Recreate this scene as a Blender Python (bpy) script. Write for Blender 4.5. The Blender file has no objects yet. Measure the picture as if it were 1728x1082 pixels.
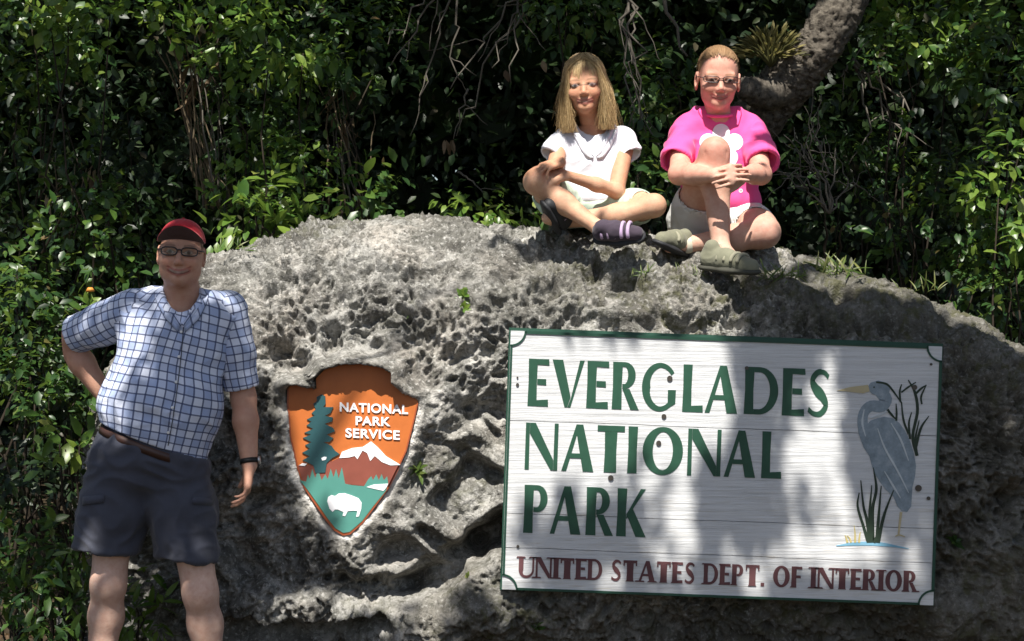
import bpy, math, random
import numpy as np
from mathutils import Vector, Matrix
from mathutils.bvhtree import BVHTree

# ------------------------------------------------------------------ camera, sky, sun, exposure
scene = bpy.context.scene
COL = scene.collection
R = math.radians
CAM_D, CAM_Z, PPM = 7.0, 1.45, 450.0          # camera distance to the rock face, its height, photo pixels per metre there

cam_data = bpy.data.cameras.new('camera')
cam_data.sensor_width = 36.0
cam_data.lens = 36.0 * CAM_D / (1728.0 / PPM)
cam_data.clip_start = 0.05
cam_data.clip_end = 500.0
cam = bpy.data.objects.new('camera', cam_data)
cam.location = (0, -CAM_D, CAM_Z)
cam.rotation_euler = (R(90), 0, 0)
COL.objects.link(cam)
scene.camera = cam

SUN_EL, SUN_AZ = R(58), R(-8)                   # elevation; azimuth seen from the rock, measured from the camera towards image right
SUN = np.array([math.sin(SUN_AZ) * math.cos(SUN_EL), -math.cos(SUN_AZ) * math.cos(SUN_EL), math.sin(SUN_EL)])

world = bpy.data.worlds.new('World')
scene.world = world
world.use_nodes = True
_wn = world.node_tree
_bg = _wn.nodes['Background']
_sky = _wn.nodes.new('ShaderNodeTexSky')
_sky.sky_type = 'NISHITA'
_sky.sun_disc = False
_sky.sun_elevation = SUN_EL
_sky.sun_rotation = math.atan2(SUN[0], SUN[1])
_sky.air_density = 1.0
_sky.dust_density = 1.5
_wn.links.new(_sky.outputs[0], _bg.inputs[0])
_bg.inputs[1].default_value = 0.06

sun_data = bpy.data.lights.new('sun', 'SUN')
sun_data.energy = 5.0
sun_data.angle = R(0.53)
sun_data.color = (1.0, 0.95, 0.87)
sun = bpy.data.objects.new('sun', sun_data)
sun.rotation_euler = Vector(-SUN).to_track_quat('-Z', 'Y').to_euler()
sun.location = (0, -5, 9)
COL.objects.link(sun)

scene.view_settings.view_transform = 'Standard'
scene.view_settings.look = 'None'
scene.view_settings.gamma = 1.0
scene.view_settings.use_curve_mapping = False
scene.view_settings.exposure = 1.0
scene.cycles.use_denoising = True
scene.cycles.max_bounces = 6
scene.cycles.transparent_max_bounces = 6

# ------------------------------------------------------------------ helpers
def P(px, py, Y=0.0):
    """a point of the photograph at depth Y, in metres"""
    k = (CAM_D + Y) / CAM_D / PPM
    return np.array([(px - 864.0) * k, Y, CAM_Z + (541.0 - py) * k])

def pxm(px, Y=0.0):
    return px * (CAM_D + Y) / CAM_D / PPM

def topix(p):
    p = np.asarray(p, float)
    k = (CAM_D + p[..., 1]) / CAM_D / PPM
    return 864.0 + p[..., 0] / k, 541.0 - (p[..., 2] - CAM_Z) / k

def sstep(a, b, x):
    t = np.clip((x - a) / (b - a), 0, 1)
    return t * t * (3 - 2 * t)

def tag(o, label=None, cat=None, group=None, kind=None):
    if label: o['label'] = label
    if cat: o['category'] = cat
    if group: o['group'] = group
    if kind: o['kind'] = kind
    return o

def empty(name, loc, label=None, cat=None, group=None, kind=None):
    o = bpy.data.objects.new(name, None)
    o.empty_display_size = 0.1
    o.location = Vector(loc)
    COL.objects.link(o)
    return tag(o, label, cat, group, kind)

def link(name, me, mat=None, parent=None, loc=None):
    """link mesh (world coordinates) as object; under a parent that only has a translation it keeps its place"""
    o = bpy.data.objects.new(name, me)
    if mat is not None and len(me.materials) == 0:
        me.materials.append(mat)
    COL.objects.link(o)
    if parent is not None:
        o.parent = parent
        off = Vector((0, 0, 0)); q = parent
        while q is not None:
            off += q.location; q = q.parent
        o.location = -off
    if loc is not None:
        o.location = Vector(loc)
    return o

def mesh_from(name, V, F, smooth=True, mat=None):
    V = np.asarray(V, np.float32)
    me = bpy.data.meshes.new(name)
    if isinstance(F, np.ndarray):
        n, k = F.shape
        me.vertices.add(len(V)); me.vertices.foreach_set('co', V.ravel())
        me.loops.add(n * k); me.loops.foreach_set('vertex_index', F.astype(np.int32).ravel())
        me.polygons.add(n); me.polygons.foreach_set('loop_start', np.arange(0, n * k, k, dtype=np.int32))
        me.update(calc_edges=True)
    else:
        me.from_pydata([tuple(map(float, v)) for v in V], [], [tuple(int(i) for i in f) for f in F])
        me.update()
    if smooth:
        me.polygons.foreach_set('use_smooth', np.ones(len(me.polygons), bool))
    if mat is not None:
        me.materials.append(mat)
    return me

def pt_attr(me, name, vals):
    vals = np.asarray(vals, np.float32)
    if vals.ndim == 1:
        a = me.attributes.new(name, 'FLOAT', 'POINT'); a.data.foreach_set('value', vals)
    elif vals.shape[1] == 2:
        a = me.attributes.new(name, 'FLOAT2', 'POINT'); a.data.foreach_set('vector', vals.ravel())
    else:
        if vals.shape[1] == 3:
            vals = np.concatenate([vals, np.ones((len(vals), 1), np.float32)], 1)
        a = me.attributes.new(name, 'FLOAT_COLOR', 'POINT'); a.data.foreach_set('color', vals.ravel())

# ---- vectorised noise
_rs = np.random.RandomState(7)
_perm = np.concatenate([_rs.permutation(256)] * 3).astype(np.int32)
_grad = _rs.normal(size=(256, 3)); _grad /= np.linalg.norm(_grad, axis=1, keepdims=True)
_grad = _grad.astype(np.float32)

def perlin(p):
    p = np.asarray(p, np.float32)
    i = np.floor(p).astype(np.int32); f = p - i
    i &= 255
    u = f * f * f * (f * (f * 6 - 15) + 10)
    out = 0
    for dx in (0, 1):
        wx = u[:, 0] if dx else 1 - u[:, 0]
        for dy in (0, 1):
            wy = u[:, 1] if dy else 1 - u[:, 1]
            for dz in (0, 1):
                wz = u[:, 2] if dz else 1 - u[:, 2]
                h = _perm[_perm[_perm[(i[:, 0] + dx) & 255] + ((i[:, 1] + dy) & 255)] + ((i[:, 2] + dz) & 255)]
                g = _grad[h]
                out = out + wx * wy * wz * (g[:, 0] * (f[:, 0] - dx) + g[:, 1] * (f[:, 1] - dy) + g[:, 2] * (f[:, 2] - dz))
    return out * 1.6

def fbm(p, octaves=4, gain=0.5, lac=2.03):
    s = 0; a = 1.0; p = np.asarray(p, np.float32)
    for o in range(octaves):
        s = s + a * perlin(p + 17.3 * o); a *= gain; p = p * lac
    return s

_wj = _rs.rand(256, 3).astype(np.float32)
def worley(p):
    p = np.asarray(p, np.float32)
    i = np.floor(p).astype(np.int32); f = p - i
    best = np.full(len(p), 9.0, np.float32)
    for dx in (-1, 0, 1):
        for dy in (-1, 0, 1):
            for dz in (-1, 0, 1):
                h = _perm[_perm[_perm[(i[:, 0] + dx) & 255] + ((i[:, 1] + dy) & 255)] + ((i[:, 2] + dz) & 255)]
                j = _wj[h]
                d = (j[:, 0] + dx - f[:, 0]) ** 2 + (j[:, 1] + dy - f[:, 1]) ** 2 + (j[:, 2] + dz - f[:, 2]) ** 2
                np.minimum(best, d, out=best)
    return np.sqrt(best)

# ---- node materials
class NT:
    def __init__(self, name):
        self.m = bpy.data.materials.new(name); self.m.use_nodes = True
        self.t = self.m.node_tree; self.n = self.t.nodes
        self.b = self.n['Principled BSDF']; self.out = self.n['Material Output']
    def node(self, kind, **kw):
        n = self.n.new(kind)
        for k, v in kw.items():
            if isinstance(k, str) and hasattr(n, k): setattr(n, k, v)
        return n
    def link(self, a, b): self.t.links.new(a, b)
    def coord(self, which='Object'):
        return self.node('ShaderNodeTexCoord').outputs[which]
    def attr(self, name, out='Color'):
        return self.node('ShaderNodeAttribute', attribute_name=name).outputs[out]
    def noise(self, scale, detail=4, rough=0.55, vec=None, dist=0.0):
        n = self.node('ShaderNodeTexNoise')
        n.inputs['Scale'].default_value = scale; n.inputs['Detail'].default_value = detail
        n.inputs['Roughness'].default_value = rough; n.inputs['Distortion'].default_value = dist
        if vec is not None: self.link(vec, n.inputs['Vector'])
        return n.outputs['Fac']
    def ramp(self, fac, stops):
        r = self.node('ShaderNodeValToRGB')
        while len(r.color_ramp.elements) < len(stops): r.color_ramp.elements.new(0.5)
        for e, (p, c) in zip(r.color_ramp.elements, stops):
            e.position = p; e.color = (c[0], c[1], c[2], 1) if not np.isscalar(c) else (c, c, c, 1)
        self.link(fac, r.inputs['Fac'])
        return r.outputs['Color']
    def mix(self, fac, a, b, blend='MIX'):
        m = self.node('ShaderNodeMix'); m.data_type = 'RGBA'; m.blend_type = blend
        ins = [m.inputs[0], m.inputs[6], m.inputs[7]]
        for s, v in zip(ins, (fac, a, b)):
            if hasattr(v, 'is_linked'): self.link(v, s)
            elif np.isscalar(v): s.default_value = v
            else: s.default_value = (v[0], v[1], v[2], 1)
        return m.outputs[2]
    def math(self, op, a, b=None, c=None):
        m = self.node('ShaderNodeMath'); m.operation = op
        for s, v in zip(m.inputs, (a, b, c)):
            if v is None: continue
            if hasattr(v, 'is_linked'): self.link(v, s)
            else: s.default_value = v
        return m.outputs[0]
    def bump(self, h, strength=0.5, dist=0.01):
        b = self.node('ShaderNodeBump'); b.inputs['Strength'].default_value = strength
        b.inputs['Distance'].default_value = dist
        self.link(h, b.inputs['Height']); self.link(b.outputs[0], self.b.inputs['Normal'])
    def set(self, **kw):
        names = dict(color='Base Color', rough='Roughness', metal='Metallic', spec='Specular IOR Level', trans='Transmission Weight',
                     ior='IOR', sss='Subsurface Weight', sheen='Sheen Weight', coat='Coat Weight')
        for k, v in kw.items():
            s = self.b.inputs[names[k]]
            if hasattr(v, 'is_linked'): self.link(v, s)
            elif np.isscalar(v): s.default_value = v
            else: s.default_value = (v[0], v[1], v[2], 1)
        return self

def simple(name, color, rough=0.6, spec=0.3, vary=0.12, scale=25, bump=0.0, bscale=80, metal=0.0):
    t = NT(name); co = t.coord()
    a = tuple(c * (1 - vary) for c in color); b = tuple(min(1, c * (1 + vary)) for c in color)
    t.set(color=t.mix(t.noise(scale, 4, 0.6, co), a, b), rough=rough, spec=spec, metal=metal)
    if bump: t.bump(t.noise(bscale, 3, 0.6, co), bump, 0.004)
    return t.m

# ---- tubes and ribbons
def tube(points, radii, seg=8, cap=True):
    pts = np.asarray(points, float); n = len(pts)
    radii = np.broadcast_to(np.asarray(radii, float), (n,))
    tan = np.gradient(pts, axis=0); tan /= np.linalg.norm(tan, axis=1, keepdims=True) + 1e-9
    up = np.array([0.31, 0.2, 0.93])
    if abs(tan[0] @ up) > 0.9: up = np.array([0.9, 0.1, 0.2])
    V = []; a = np.linspace(0, 2 * np.pi, seg, endpoint=False)
    nrm = np.cross(tan[0], up)
    for i in range(n):
        nrm = nrm - tan[i] * (nrm @ tan[i]); nrm /= np.linalg.norm(nrm) + 1e-9
        bi = np.cross(tan[i], nrm)
        V.append(pts[i] + radii[i] * (np.cos(a)[:, None] * nrm + np.sin(a)[:, None] * bi))
    V = np.concatenate(V); F = []
    for i in range(n - 1):
        for j in range(seg):
            k = (j + 1) % seg
            F.append((i * seg + j, i * seg + k, (i + 1) * seg + k, (i + 1) * seg + j))
    if cap:
        F.append(tuple(range(seg))[::-1]); F.append(tuple(range((n - 1) * seg, n * seg)))
    return V, F

def join(parts):
    Vs, Fs, o = [], [], 0
    for V, F in parts:
        Vs.append(np.asarray(V, float)); Fs += [tuple(int(i) + o for i in f) for f in F]; o += len(V)
    return np.concatenate(Vs), Fs

def spline(ctrl, n):
    """Catmull-Rom through control rows (any number of columns)"""
    c = np.asarray(ctrl, float)
    if len(c) == 2:
        t = np.linspace(0, 1, n)[:, None]; return c[0] * (1 - t) + c[1] * t
    c = np.concatenate([[2 * c[0] - c[1]], c, [2 * c[-1] - c[-2]]])
    out = []; m = len(c) - 3
    for t in np.linspace(0, m - 1e-6, n):
        i = int(t); f = t - i; a, b, d, e = c[i], c[i + 1], c[i + 2], c[i + 3]
        out.append(0.5 * (2 * b + (d - a) * f + (2 * a - 5 * b + 4 * d - e) * f * f + (3 * b - a - 3 * d + e) * f ** 3))
    return np.array(out)
# ------------------------------------------------------------------ materials of the place
def rock_material():
    t = NT('pitted_limestone'); co = t.coord()
    n1 = t.noise(2.3, 5, 0.6, co); n2 = t.noise(9, 6, 0.65, co); n3 = t.noise(38, 5, 0.7, co); n4 = t.noise(120, 3, 0.6, co)
    base = t.ramp(n2, [(0.25, (0.10, 0.098, 0.09)), (0.42, (0.22, 0.217, 0.20)), (0.56, (0.36, 0.352, 0.33)), (0.72, (0.55, 0.535, 0.50))])
    warm = t.ramp(t.noise(3.4, 4, 0.6, co), [(0.45, (1, 1, 1)), (0.7, (1.0, 0.94, 0.89))])
    base = t.mix(1.0, base, warm, 'MULTIPLY')
    base = t.mix(t.ramp(n1, [(0.44, 0.0), (0.62, 0.7)]), base, (0.085, 0.082, 0.072))
    base = t.mix(t.ramp(t.noise(5.5, 5, 0.65, co, 0.8), [(0.50, 0.0), (0.62, 0.75)]), base, (0.058, 0.054, 0.048))
    base = t.mix(t.ramp(n3, [(0.38, 0.85), (0.5, 0.0)]), base, (0.10, 0.098, 0.085))
    base = t.mix(t.ramp(t.noise(62, 4, 0.6, co), [(0.54, 0.0), (0.70, 0.6)]), base, (0.58, 0.57, 0.54))
    painted_shade = t.attr('painted_shade', 'Fac')  # mask that puts shade into the stone colour
    base = t.mix(t.math('MULTIPLY', painted_shade, t.ramp(n2, [(0.2, 1.0), (0.8, 0.55)])), base, (0.075, 0.07, 0.055))
    moss = t.math('MULTIPLY', t.attr('moss', 'Fac'), t.ramp(t.noise(16, 5, 0.7, co), [(0.48, 0.0), (0.62, 0.9)]))
    base = t.mix(moss, base, (0.075, 0.075, 0.038))
    base = t.mix(t.math('MULTIPLY', t.attr('cement', 'Fac'), t.ramp(n3, [(0.3, 0.6), (0.55, 1.0)])), base, (0.66, 0.64, 0.60))
    t.set(color=base, rough=0.92, spec=0.18)
    h = t.math('ADD', t.math('MULTIPLY', n3, 0.7), t.math('MULTIPLY', n4, 0.4))
    t.bump(h, 1.0, 0.02)
    return t.m

def soil_material():
    t = NT('leaf_litter_soil'); co = t.coord()
    c = t.ramp(t.noise(14, 6, 0.7, co), [(0.3, (0.022, 0.018, 0.012)), (0.55, (0.055, 0.042, 0.026)), (0.75, (0.10, 0.075, 0.045))])
    t.set(color=c, rough=0.95, spec=0.1); t.bump(t.noise(40, 5, 0.7, co), 0.8, 0.03)
    return t.m

M_ROCK = rock_material()
M_SOIL = soil_material()

# ------------------------------------------------------------------ ground sheet
def build_ground():
    xs = np.concatenate([np.linspace(-150, -6, 12)[:-1], np.linspace(-6, 6, 90), np.linspace(6, 150, 12)[1:]])
    ys = np.concatenate([np.linspace(-150, -7, 12)[:-1], np.linspace(-7, 8, 100), np.linspace(8, 200, 12)[1:]])
    X, Y = np.meshgrid(xs, ys, indexing='ij')
    p = np.stack([X.ravel(), Y.ravel(), np.zeros(X.size)], 1)
    z = 0.05 * fbm(p * 1.1, 4) * np.exp(-(p[:, 0] ** 2 + p[:, 1] ** 2) / 60)
    z += 0.35 * sstep(0.8, 5, p[:, 1]) * (1 - sstep(20, 60, p[:, 1]))
    near = np.exp(-((p[:, 0] + 1.3) ** 2 + (p[:, 1] + 0.25) ** 2) / 0.5)
    z = z * (1 - near)
    p[:, 2] = z
    a, b = len(xs), len(ys)
    i = np.arange(a * b).reshape(a, b)
    F = np.stack([i[:-1, :-1].ravel(), i[1:, :-1].ravel(), i[1:, 1:].ravel(), i[:-1, 1:].ravel()], 1)
    o = link('ground', mesh_from('ground', p, F, True, M_SOIL))
    tag(o, kind='structure')
build_ground()

# ------------------------------------------------------------------ the boulder
SIGN_Y = -0.075                                        # front face of the painted board
SG_O = np.array([862.0, 558.0]); SG_EX = np.array([0.99931, 0.0371]); SG_EY = np.array([-0.0345, 0.9994])
SG_W, SG_H = 728.5, 437.0
def sign_uv(px, py):
    d0 = px - SG_O[0]; d1 = py - SG_O[1]
    return d0 * SG_EX[0] + d1 * SG_EX[1], d0 * SG_EY[0] + d1 * SG_EY[1]

AZ = lambda pts: [(460 + x / 3.2786, 590 + y / 3.2786) for x, y in pts]     # emblem drawn on an enlarged grid
ARROW = AZ([(82, 215), (100, 200), (150, 195), (195, 212), (243, 217), (240, 160), (290, 108), (390, 82), (500, 78), (600, 95), (662, 128),
            (664, 190), (720, 240), (800, 275), (805, 300), (790, 370), (765, 470), (742, 560), (700, 650), (640, 770), (560, 880),
            (500, 960), (430, 1022), (390, 1030), (340, 1000), (290, 940), (230, 850), (170, 760), (135, 650), (115, 560), (95, 480),
            (90, 380), (80, 300)])
ARROW_Y = -0.005

def poly_sd(px, py, poly):
    """signed distance (pixels) to a closed polygon, negative inside"""
    poly = np.asarray(poly, float); d = np.full(px.shape, 1e9); ins = np.zeros(px.shape, bool)
    for (ax, ay), (bx, by) in zip(poly, np.roll(poly, -1, 0)):
        ex, ey = bx - ax, by - ay
        t = np.clip(((px - ax) * ex + (py - ay) * ey) / (ex * ex + ey * ey), 0, 1)
        d = np.minimum(d, np.hypot(px - ax - t * ex, py - ay - t * ey))
        if ay != by:
            c = ((ay > py) != (by > py)) & (px < (bx - ax) * (py - ay) / (by - ay) + ax)
            ins ^= c
    return np.where(ins, -d, d)

def line_d(px, py, pts):
    d = np.full(px.shape, 1e9)
    for (ax, ay), (bx, by) in zip(pts[:-1], pts[1:]):
        ex, ey = bx - ax, by - ay
        t = np.clip(((px - ax) * ex + (py - ay) * ey) / (ex * ex + ey * ey + 1e-9), 0, 1)
        d = np.minimum(d, np.hypot(px - ax - t * ex, py - ay - t * ey))
    return d

CREST = np.array([(60, 1120), (105, 960), (135, 770), (165, 660), (200, 585), (262, 500), (345, 436), (400, 420), (455, 402), (520, 383), (640, 368), (740, 364),
                  (800, 372), (870, 376), (950, 386), (1010, 392), (1100, 396), (1200, 402), (1300, 416), (1380, 436), (1480, 462), (1560, 488),
                  (1640, 525), (1700, 565), (1760, 610), (1850, 720), (1930, 1000)], float)

def build_rock():
    k6 = (CAM_D + 0.6) / CAM_D / PPM
    cx = (CREST[:, 0] - 864) * k6; cz = CAM_Z + (541 - CREST[:, 1] - 9) * k6
    xs = np.arange(cx[0], cx[-1], 0.0055)
    zc = np.interp(xs, cx, cz)
    ker = np.hanning(15); ker /= ker.sum()
    zc = np.convolve(np.pad(zc, 7, 'edge'), ker, 'valid')
    pxs = 864 + xs * PPM
    yf = 0.55 * np.clip((430 - pxs) / 330, 0, 2) ** 2 + 0.7 * np.clip((pxs - 1700) / 260, 0, 2) ** 2 + 0.02
    yf = np.minimum(yf, 0.85)
    yc = np.maximum(0.80, yf + 0.06)
    D = yc - yf
    zm = np.minimum(0.92, zc * 0.5)
    n = 2.45
    th = np.linspace(0, np.pi / 2, 1500)
    c, s = np.abs(np.cos(th)) ** (2 / n), np.abs(np.sin(th)) ** (2 / n)
    arc = np.concatenate([[0], np.cumsum(np.hypot(np.diff(c) * 0.75, np.diff(s) * 0.9))]); arc /= arc[-1]
    f = np.linspace(0, 1, 255); cf, sf = np.interp(f, arc, c), np.interp(f, arc, s)
    b = np.linspace(0, 1, 50)[1:]; cb, sb = np.interp(b, arc[-1] - arc[::-1], c[::-1]), np.interp(b, arc[-1] - arc[::-1], s[::-1])
    rows = 212
    zl = np.linspace(0, 1, rows, endpoint=False)
    Zs, Ys = [], []
    for t in zl:
        Zs.append(-0.25 + (zm + 0.25) * t); Ys.append(yf.copy())
    for a, e in zip(cf, sf):
        Zs.append(zm + (zc - zm) * e); Ys.append(yc - D * a)
    for a, e in zip(cb, sb):
        Zs.append(zm + (zc - zm) * e); Ys.append(yc + D * a)
    for t in np.linspace(1, 0, 25)[1:]:
        Zs.append(-0.25 + (zm + 0.25) * t); Ys.append(yc + D)
    Z = np.array(Zs).T; Y = np.array(Ys).T
    X = np.repeat(xs[:, None], Z.shape[1], 1)
    # undercut foot
    front = (Y < yc[:, None])
    Y = Y + front * 0.22 * sstep(0.42, -0.05, Z)
    G = np.stack([X, Y, Z], -1)
    du = np.gradient(G, axis=0); dv = np.gradient(G, axis=1)
    N = np.cross(du, dv); N /= np.linalg.norm(N, axis=-1, keepdims=True) + 1e-9
    p = G.reshape(-1, 3); Nf = N.reshape(-1, 3)
    px, py = topix(p)
    frontf = (p[:, 1] < 0.7)
    w = np.stack([perlin(p * 3 + 5), perlin(p * 3 + 31), perlin(p * 3 + 77)], 1)
    q = p + 0.06 * w
    d = (0.075 * fbm(q * 1.5 + 3, 3) - 0.01) * (1 - 0.75 * sstep(0.1, 0.8, Nf[:, 2])) + 0.045 * fbm(q * 4.3, 3) * (1 - 0.5 * sstep(0.1, 0.8, Nf[:, 2]))
    rid = 1 - np.abs(perlin(q * 7 + 9)) * 1.6
    d += 0.022 * rid
    m1 = sstep(-0.15, 0.35, perlin(p * 2.1 + 40))
    d -= 0.095 * m1 * sstep(0.42, 0.15, worley(q * 6.2 + 0.35 * w))
    d -= 0.11 * sstep(0.05, 0.4, perlin(p * 1.6 + 70)) * sstep(0.40, 0.16, worley(q * 3.4 + 0.4 * w + 7)) * (1 - sstep(0.3, 0.8, Nf[:, 2]))
    d -= 0.040 * sstep(0.45, 0.10, worley(q * 13 + 4)) * (0.45 + 0.55 * sstep(-0.3, 0.3, perlin(p * 3.3)))
    rough = 0.35 + 0.65 * sstep(-0.35, 0.3, perlin(p * 1.7 + 60))
    w2 = np.stack([perlin(p * 14 + 5), perlin(p * 14 + 31), perlin(p * 14 + 77)], 1); q2 = q + 0.018 * w2
    d -= 0.030 * rough * sstep(0.48, 0.20, worley(q2 * 24 + 9))
    d -= 0.016 * rough * sstep(0.50, 0.22, worley(q2 * 46 + 2))
    d += rough * (0.034 * (0.45 - np.abs(perlin(q2 * 15))) + 0.026 * (0.45 - np.abs(perlin(q2 * 31 + 3))) + 0.016 * (0.4 - np.abs(perlin(q2 * 62))))
    d += 0.030 * (np.floor(fbm(q * 5.5 + 8, 3) * 5) / 5 - 0.1) * sstep(-0.1, 0.3, perlin(p * 2.7 + 90))
    # large hollows and ledges read from the stone
    for pts, wd, dep in [([(590, 1000), (690, 1000), (790, 940), (850, 880)], 26, 0.15), ([(400, 1058), (560, 1062), (640, 1050)], 18, 0.12),
                         ([(800, 925), (850, 905)], 26, 0.16), ([(395, 880), (420, 960)], 26, 0.06), ([(560, 560), (640, 545)], 16, 0.035),
                         ([(860, 470), (900, 430), (960, 425)], 20, 0.05), ([(900, 500), (1000, 470), (1060, 470)], 18, 0.05),
                         ([(450, 440), (480, 432)], 12, 0.04), ([(405, 468), (425, 466)], 9, 0.05), ([(660, 470), (740, 465)], 12, 0.05),
                         ([(430, 590), (520, 560)], 16, 0.04), ([(700, 560), (760, 600)], 16, 0.04), ([(760, 720), (800, 690)], 16, 0.05),
                         ([(960, 545), (1250, 548), (1590, 560)], 14, 0.05), ([(1640, 620), (1680, 760)], 30, 0.06), ([(1620, 900), (1700, 860)], 26, 0.07)]:
        dl = line_d(px, py, pts)
        d -= frontf * dep * sstep(wd * 1.5, wd * 0.3, dl + 9 * perlin(p * 14))
    for pts, wd, dep in [([(430, 1020), (560, 1020), (650, 1000)], 34, 0.07), ([(680, 1050), (840, 1030)], 30, 0.07), ([(690, 900), (770, 860)], 50, 0.05),
                         ([(1000, 440), (1080, 445)], 22, 0.03)]:
        dl = line_d(px, py, pts)
        d += frontf * dep * sstep(wd * 1.5, wd * 0.2, dl)
    # calm under the emblem and under the board
    asd = poly_sd(px, py, ARROW)
    uu, vv = sign_uv(px, py)
    ssd = np.maximum.reduce([-uu, uu - SG_W, -vv, vv - SG_H])
    d *= 1 - 0.55 * frontf * sstep(30, 0, asd)
    p = p + Nf * d[:, None]
    px, py = topix(p)
    asd = poly_sd(px, py, ARROW); uu, vv = sign_uv(px, py)
    ssd = np.maximum.reduce([-uu, uu - SG_W, -vv, vv - SG_H])
    # emblem sits in a cut pocket: lip above, cement collar below
    fr = p[:, 1] < 0.6
    inside = fr & (asd < 0)
    p[:, 1] = np.where(inside, np.maximum(p[:, 1], ARROW_Y + 0.02), p[:, 1])
    up = sstep(700, 640, py)
    lipY = ARROW_Y - 0.055 * up - 0.008
    rim = fr & (asd >= 0)
    wl = sstep(34, 4, asd) * (0.35 + 0.65 * up)
    p[:, 1] = np.where(rim, p[:, 1] * (1 - wl) + (lipY + 0.012 * perlin(p * 25)) * wl, p[:, 1])
    low = rim & (asd < 12) & (py > 690)
    p[:, 1] = np.where(low, np.minimum(p[:, 1], ARROW_Y + 0.004 + 0.0025 * asd), p[:, 1])
    bd = fr & (ssd < 14)
    p[:, 1] = np.where(bd, np.maximum(p[:, 1], SIGN_Y + 0.05), p[:, 1])
    cement = np.where(fr, sstep(15, 5, asd + 7 * perlin(p * 22)) * sstep(640, 720, py) * (px < 715), 0)
    a_, b_ = X.shape
    i = np.arange(a_ * b_).reshape(a_, b_)
    F = np.stack([i[:-1, :-1].ravel(), i[1:, :-1].ravel(), i[1:, 1:].ravel(), i[:-1, 1:].ravel()], 1)
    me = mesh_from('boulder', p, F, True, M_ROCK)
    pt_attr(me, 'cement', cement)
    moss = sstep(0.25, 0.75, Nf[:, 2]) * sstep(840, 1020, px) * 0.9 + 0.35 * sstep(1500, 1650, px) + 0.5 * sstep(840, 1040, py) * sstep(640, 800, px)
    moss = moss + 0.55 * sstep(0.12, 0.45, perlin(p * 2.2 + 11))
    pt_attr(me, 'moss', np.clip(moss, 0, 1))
    painted_shade = 0.75 * sstep(1290, 1420, px + 60 * perlin(p * 3)) + 0.6 * sstep(880, 1040, py + 60 * perlin(p * 4)) * sstep(560, 760, px) + 0.35 * sstep(700, 900, px) * sstep(560, 500, py) * sstep(420, 470, py)  # shade painted as darker stone: right end, low part, band above the board
    pt_attr(me, 'painted_shade', np.clip(painted_shade, 0, 0.85))
    o = link('boulder', me)
    tag(o, 'huge pitted grey limestone boulder carrying the park sign', 'boulder')
    st = 4
    sub = p.reshape(a_, b_, 3)[::st, ::st]; sa, sb_ = sub.shape[:2]
    j = np.arange(sa * sb_).reshape(sa, sb_)
    FF = np.stack([j[:-1, :-1].ravel(), j[1:, :-1].ravel(), j[1:, 1:].ravel(), j[:-1, 1:].ravel()], 1)
    return o, BVHTree.FromPolygons([Vector(v) for v in sub.reshape(-1, 3)], FF.tolist())
ROCK, ROCK_BVH = build_rock()

def on_rock(px, py):
    """where the line of sight of a photo pixel meets the stone"""
    o = Vector(cam.location); d = (Vector(P(px, py, 0)) - o).normalized()
    h = ROCK_BVH.ray_cast(o, d)
    return np.array(h[0]) if h[0] is not None else P(px, py, 0.4)
def rock_top(x, y):
    h = ROCK_BVH.ray_cast(Vector((x, y, 4)), Vector((0, 0, -1)))
    return h[0].z if h[0] is not None else 0.0
# ------------------------------------------------------------------ flat shapes with thickness
def prism(poly, front, thick):
    """polygon of (x, z) metres -> solid from y=front back to y=front+thick"""
    poly = np.asarray(poly, float); n = len(poly)
    area = 0.5 * np.sum(poly[:, 0] * np.roll(poly[:, 1], -1) - np.roll(poly[:, 0], -1) * poly[:, 1])
    if area < 0: poly = poly[::-1]
    V = np.concatenate([np.c_[poly[:, 0], np.full(n, front), poly[:, 1]], np.c_[poly[:, 0], np.full(n, front + thick), poly[:, 1]]])
    F = [tuple(range(n)), tuple(range(2 * n - 1, n - 1, -1))] + [((i + 1) % n, i, n + i, n + (i + 1) % n) for i in range(n)]
    return V, F

def ribbon2(pts, widths, closed=False):
    """outline polygon of a stroke along 2D points"""
    pts = np.asarray(pts, float); w = np.broadcast_to(np.asarray(widths, float), (len(pts),))
    if closed:
        t = np.roll(pts, -1, 0) - np.roll(pts, 1, 0)
    else:
        t = np.gradient(pts, axis=0)
    t /= np.linalg.norm(t, axis=1, keepdims=True) + 1e-9
    nr = np.c_[-t[:, 1], t[:, 0]]
    return pts + nr * w[:, None] / 2, pts - nr * w[:, None] / 2

def strip_prism(A, B, front, thick, closed=False):
    """solid band between two 2D rails"""
    n = len(A); V = np.concatenate([np.c_[A[:, 0], np.full(n, front), A[:, 1]], np.c_[B[:, 0], np.full(n, front), B[:, 1]],
                                    np.c_[A[:, 0], np.full(n, front + thick), A[:, 1]], np.c_[B[:, 0], np.full(n, front + thick), B[:, 1]]])
    F = []; m = n if closed else n - 1
    for i in range(m):
        j = (i + 1) % n
        F += [(i, j, n + j, n + i), (2 * n + j, 2 * n + i, 3 * n + i, 3 * n + j), (i, 2 * n + i, 2 * n + j, j), (n + j, 3 * n + j, 3 * n + i, n + i)]
    if not closed:
        F += [(0, n, 3 * n, 2 * n), (n - 1, 3 * n - 1, 4 * n - 1, 2 * n - 1)]
    return V, F

def ell_pts(cx, cy, rx, ry, a0, a1, n=22):
    a = np.radians(np.linspace(a0, a1, n)); return np.c_[cx + rx * np.cos(a), cy + ry * np.sin(a)]

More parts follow.
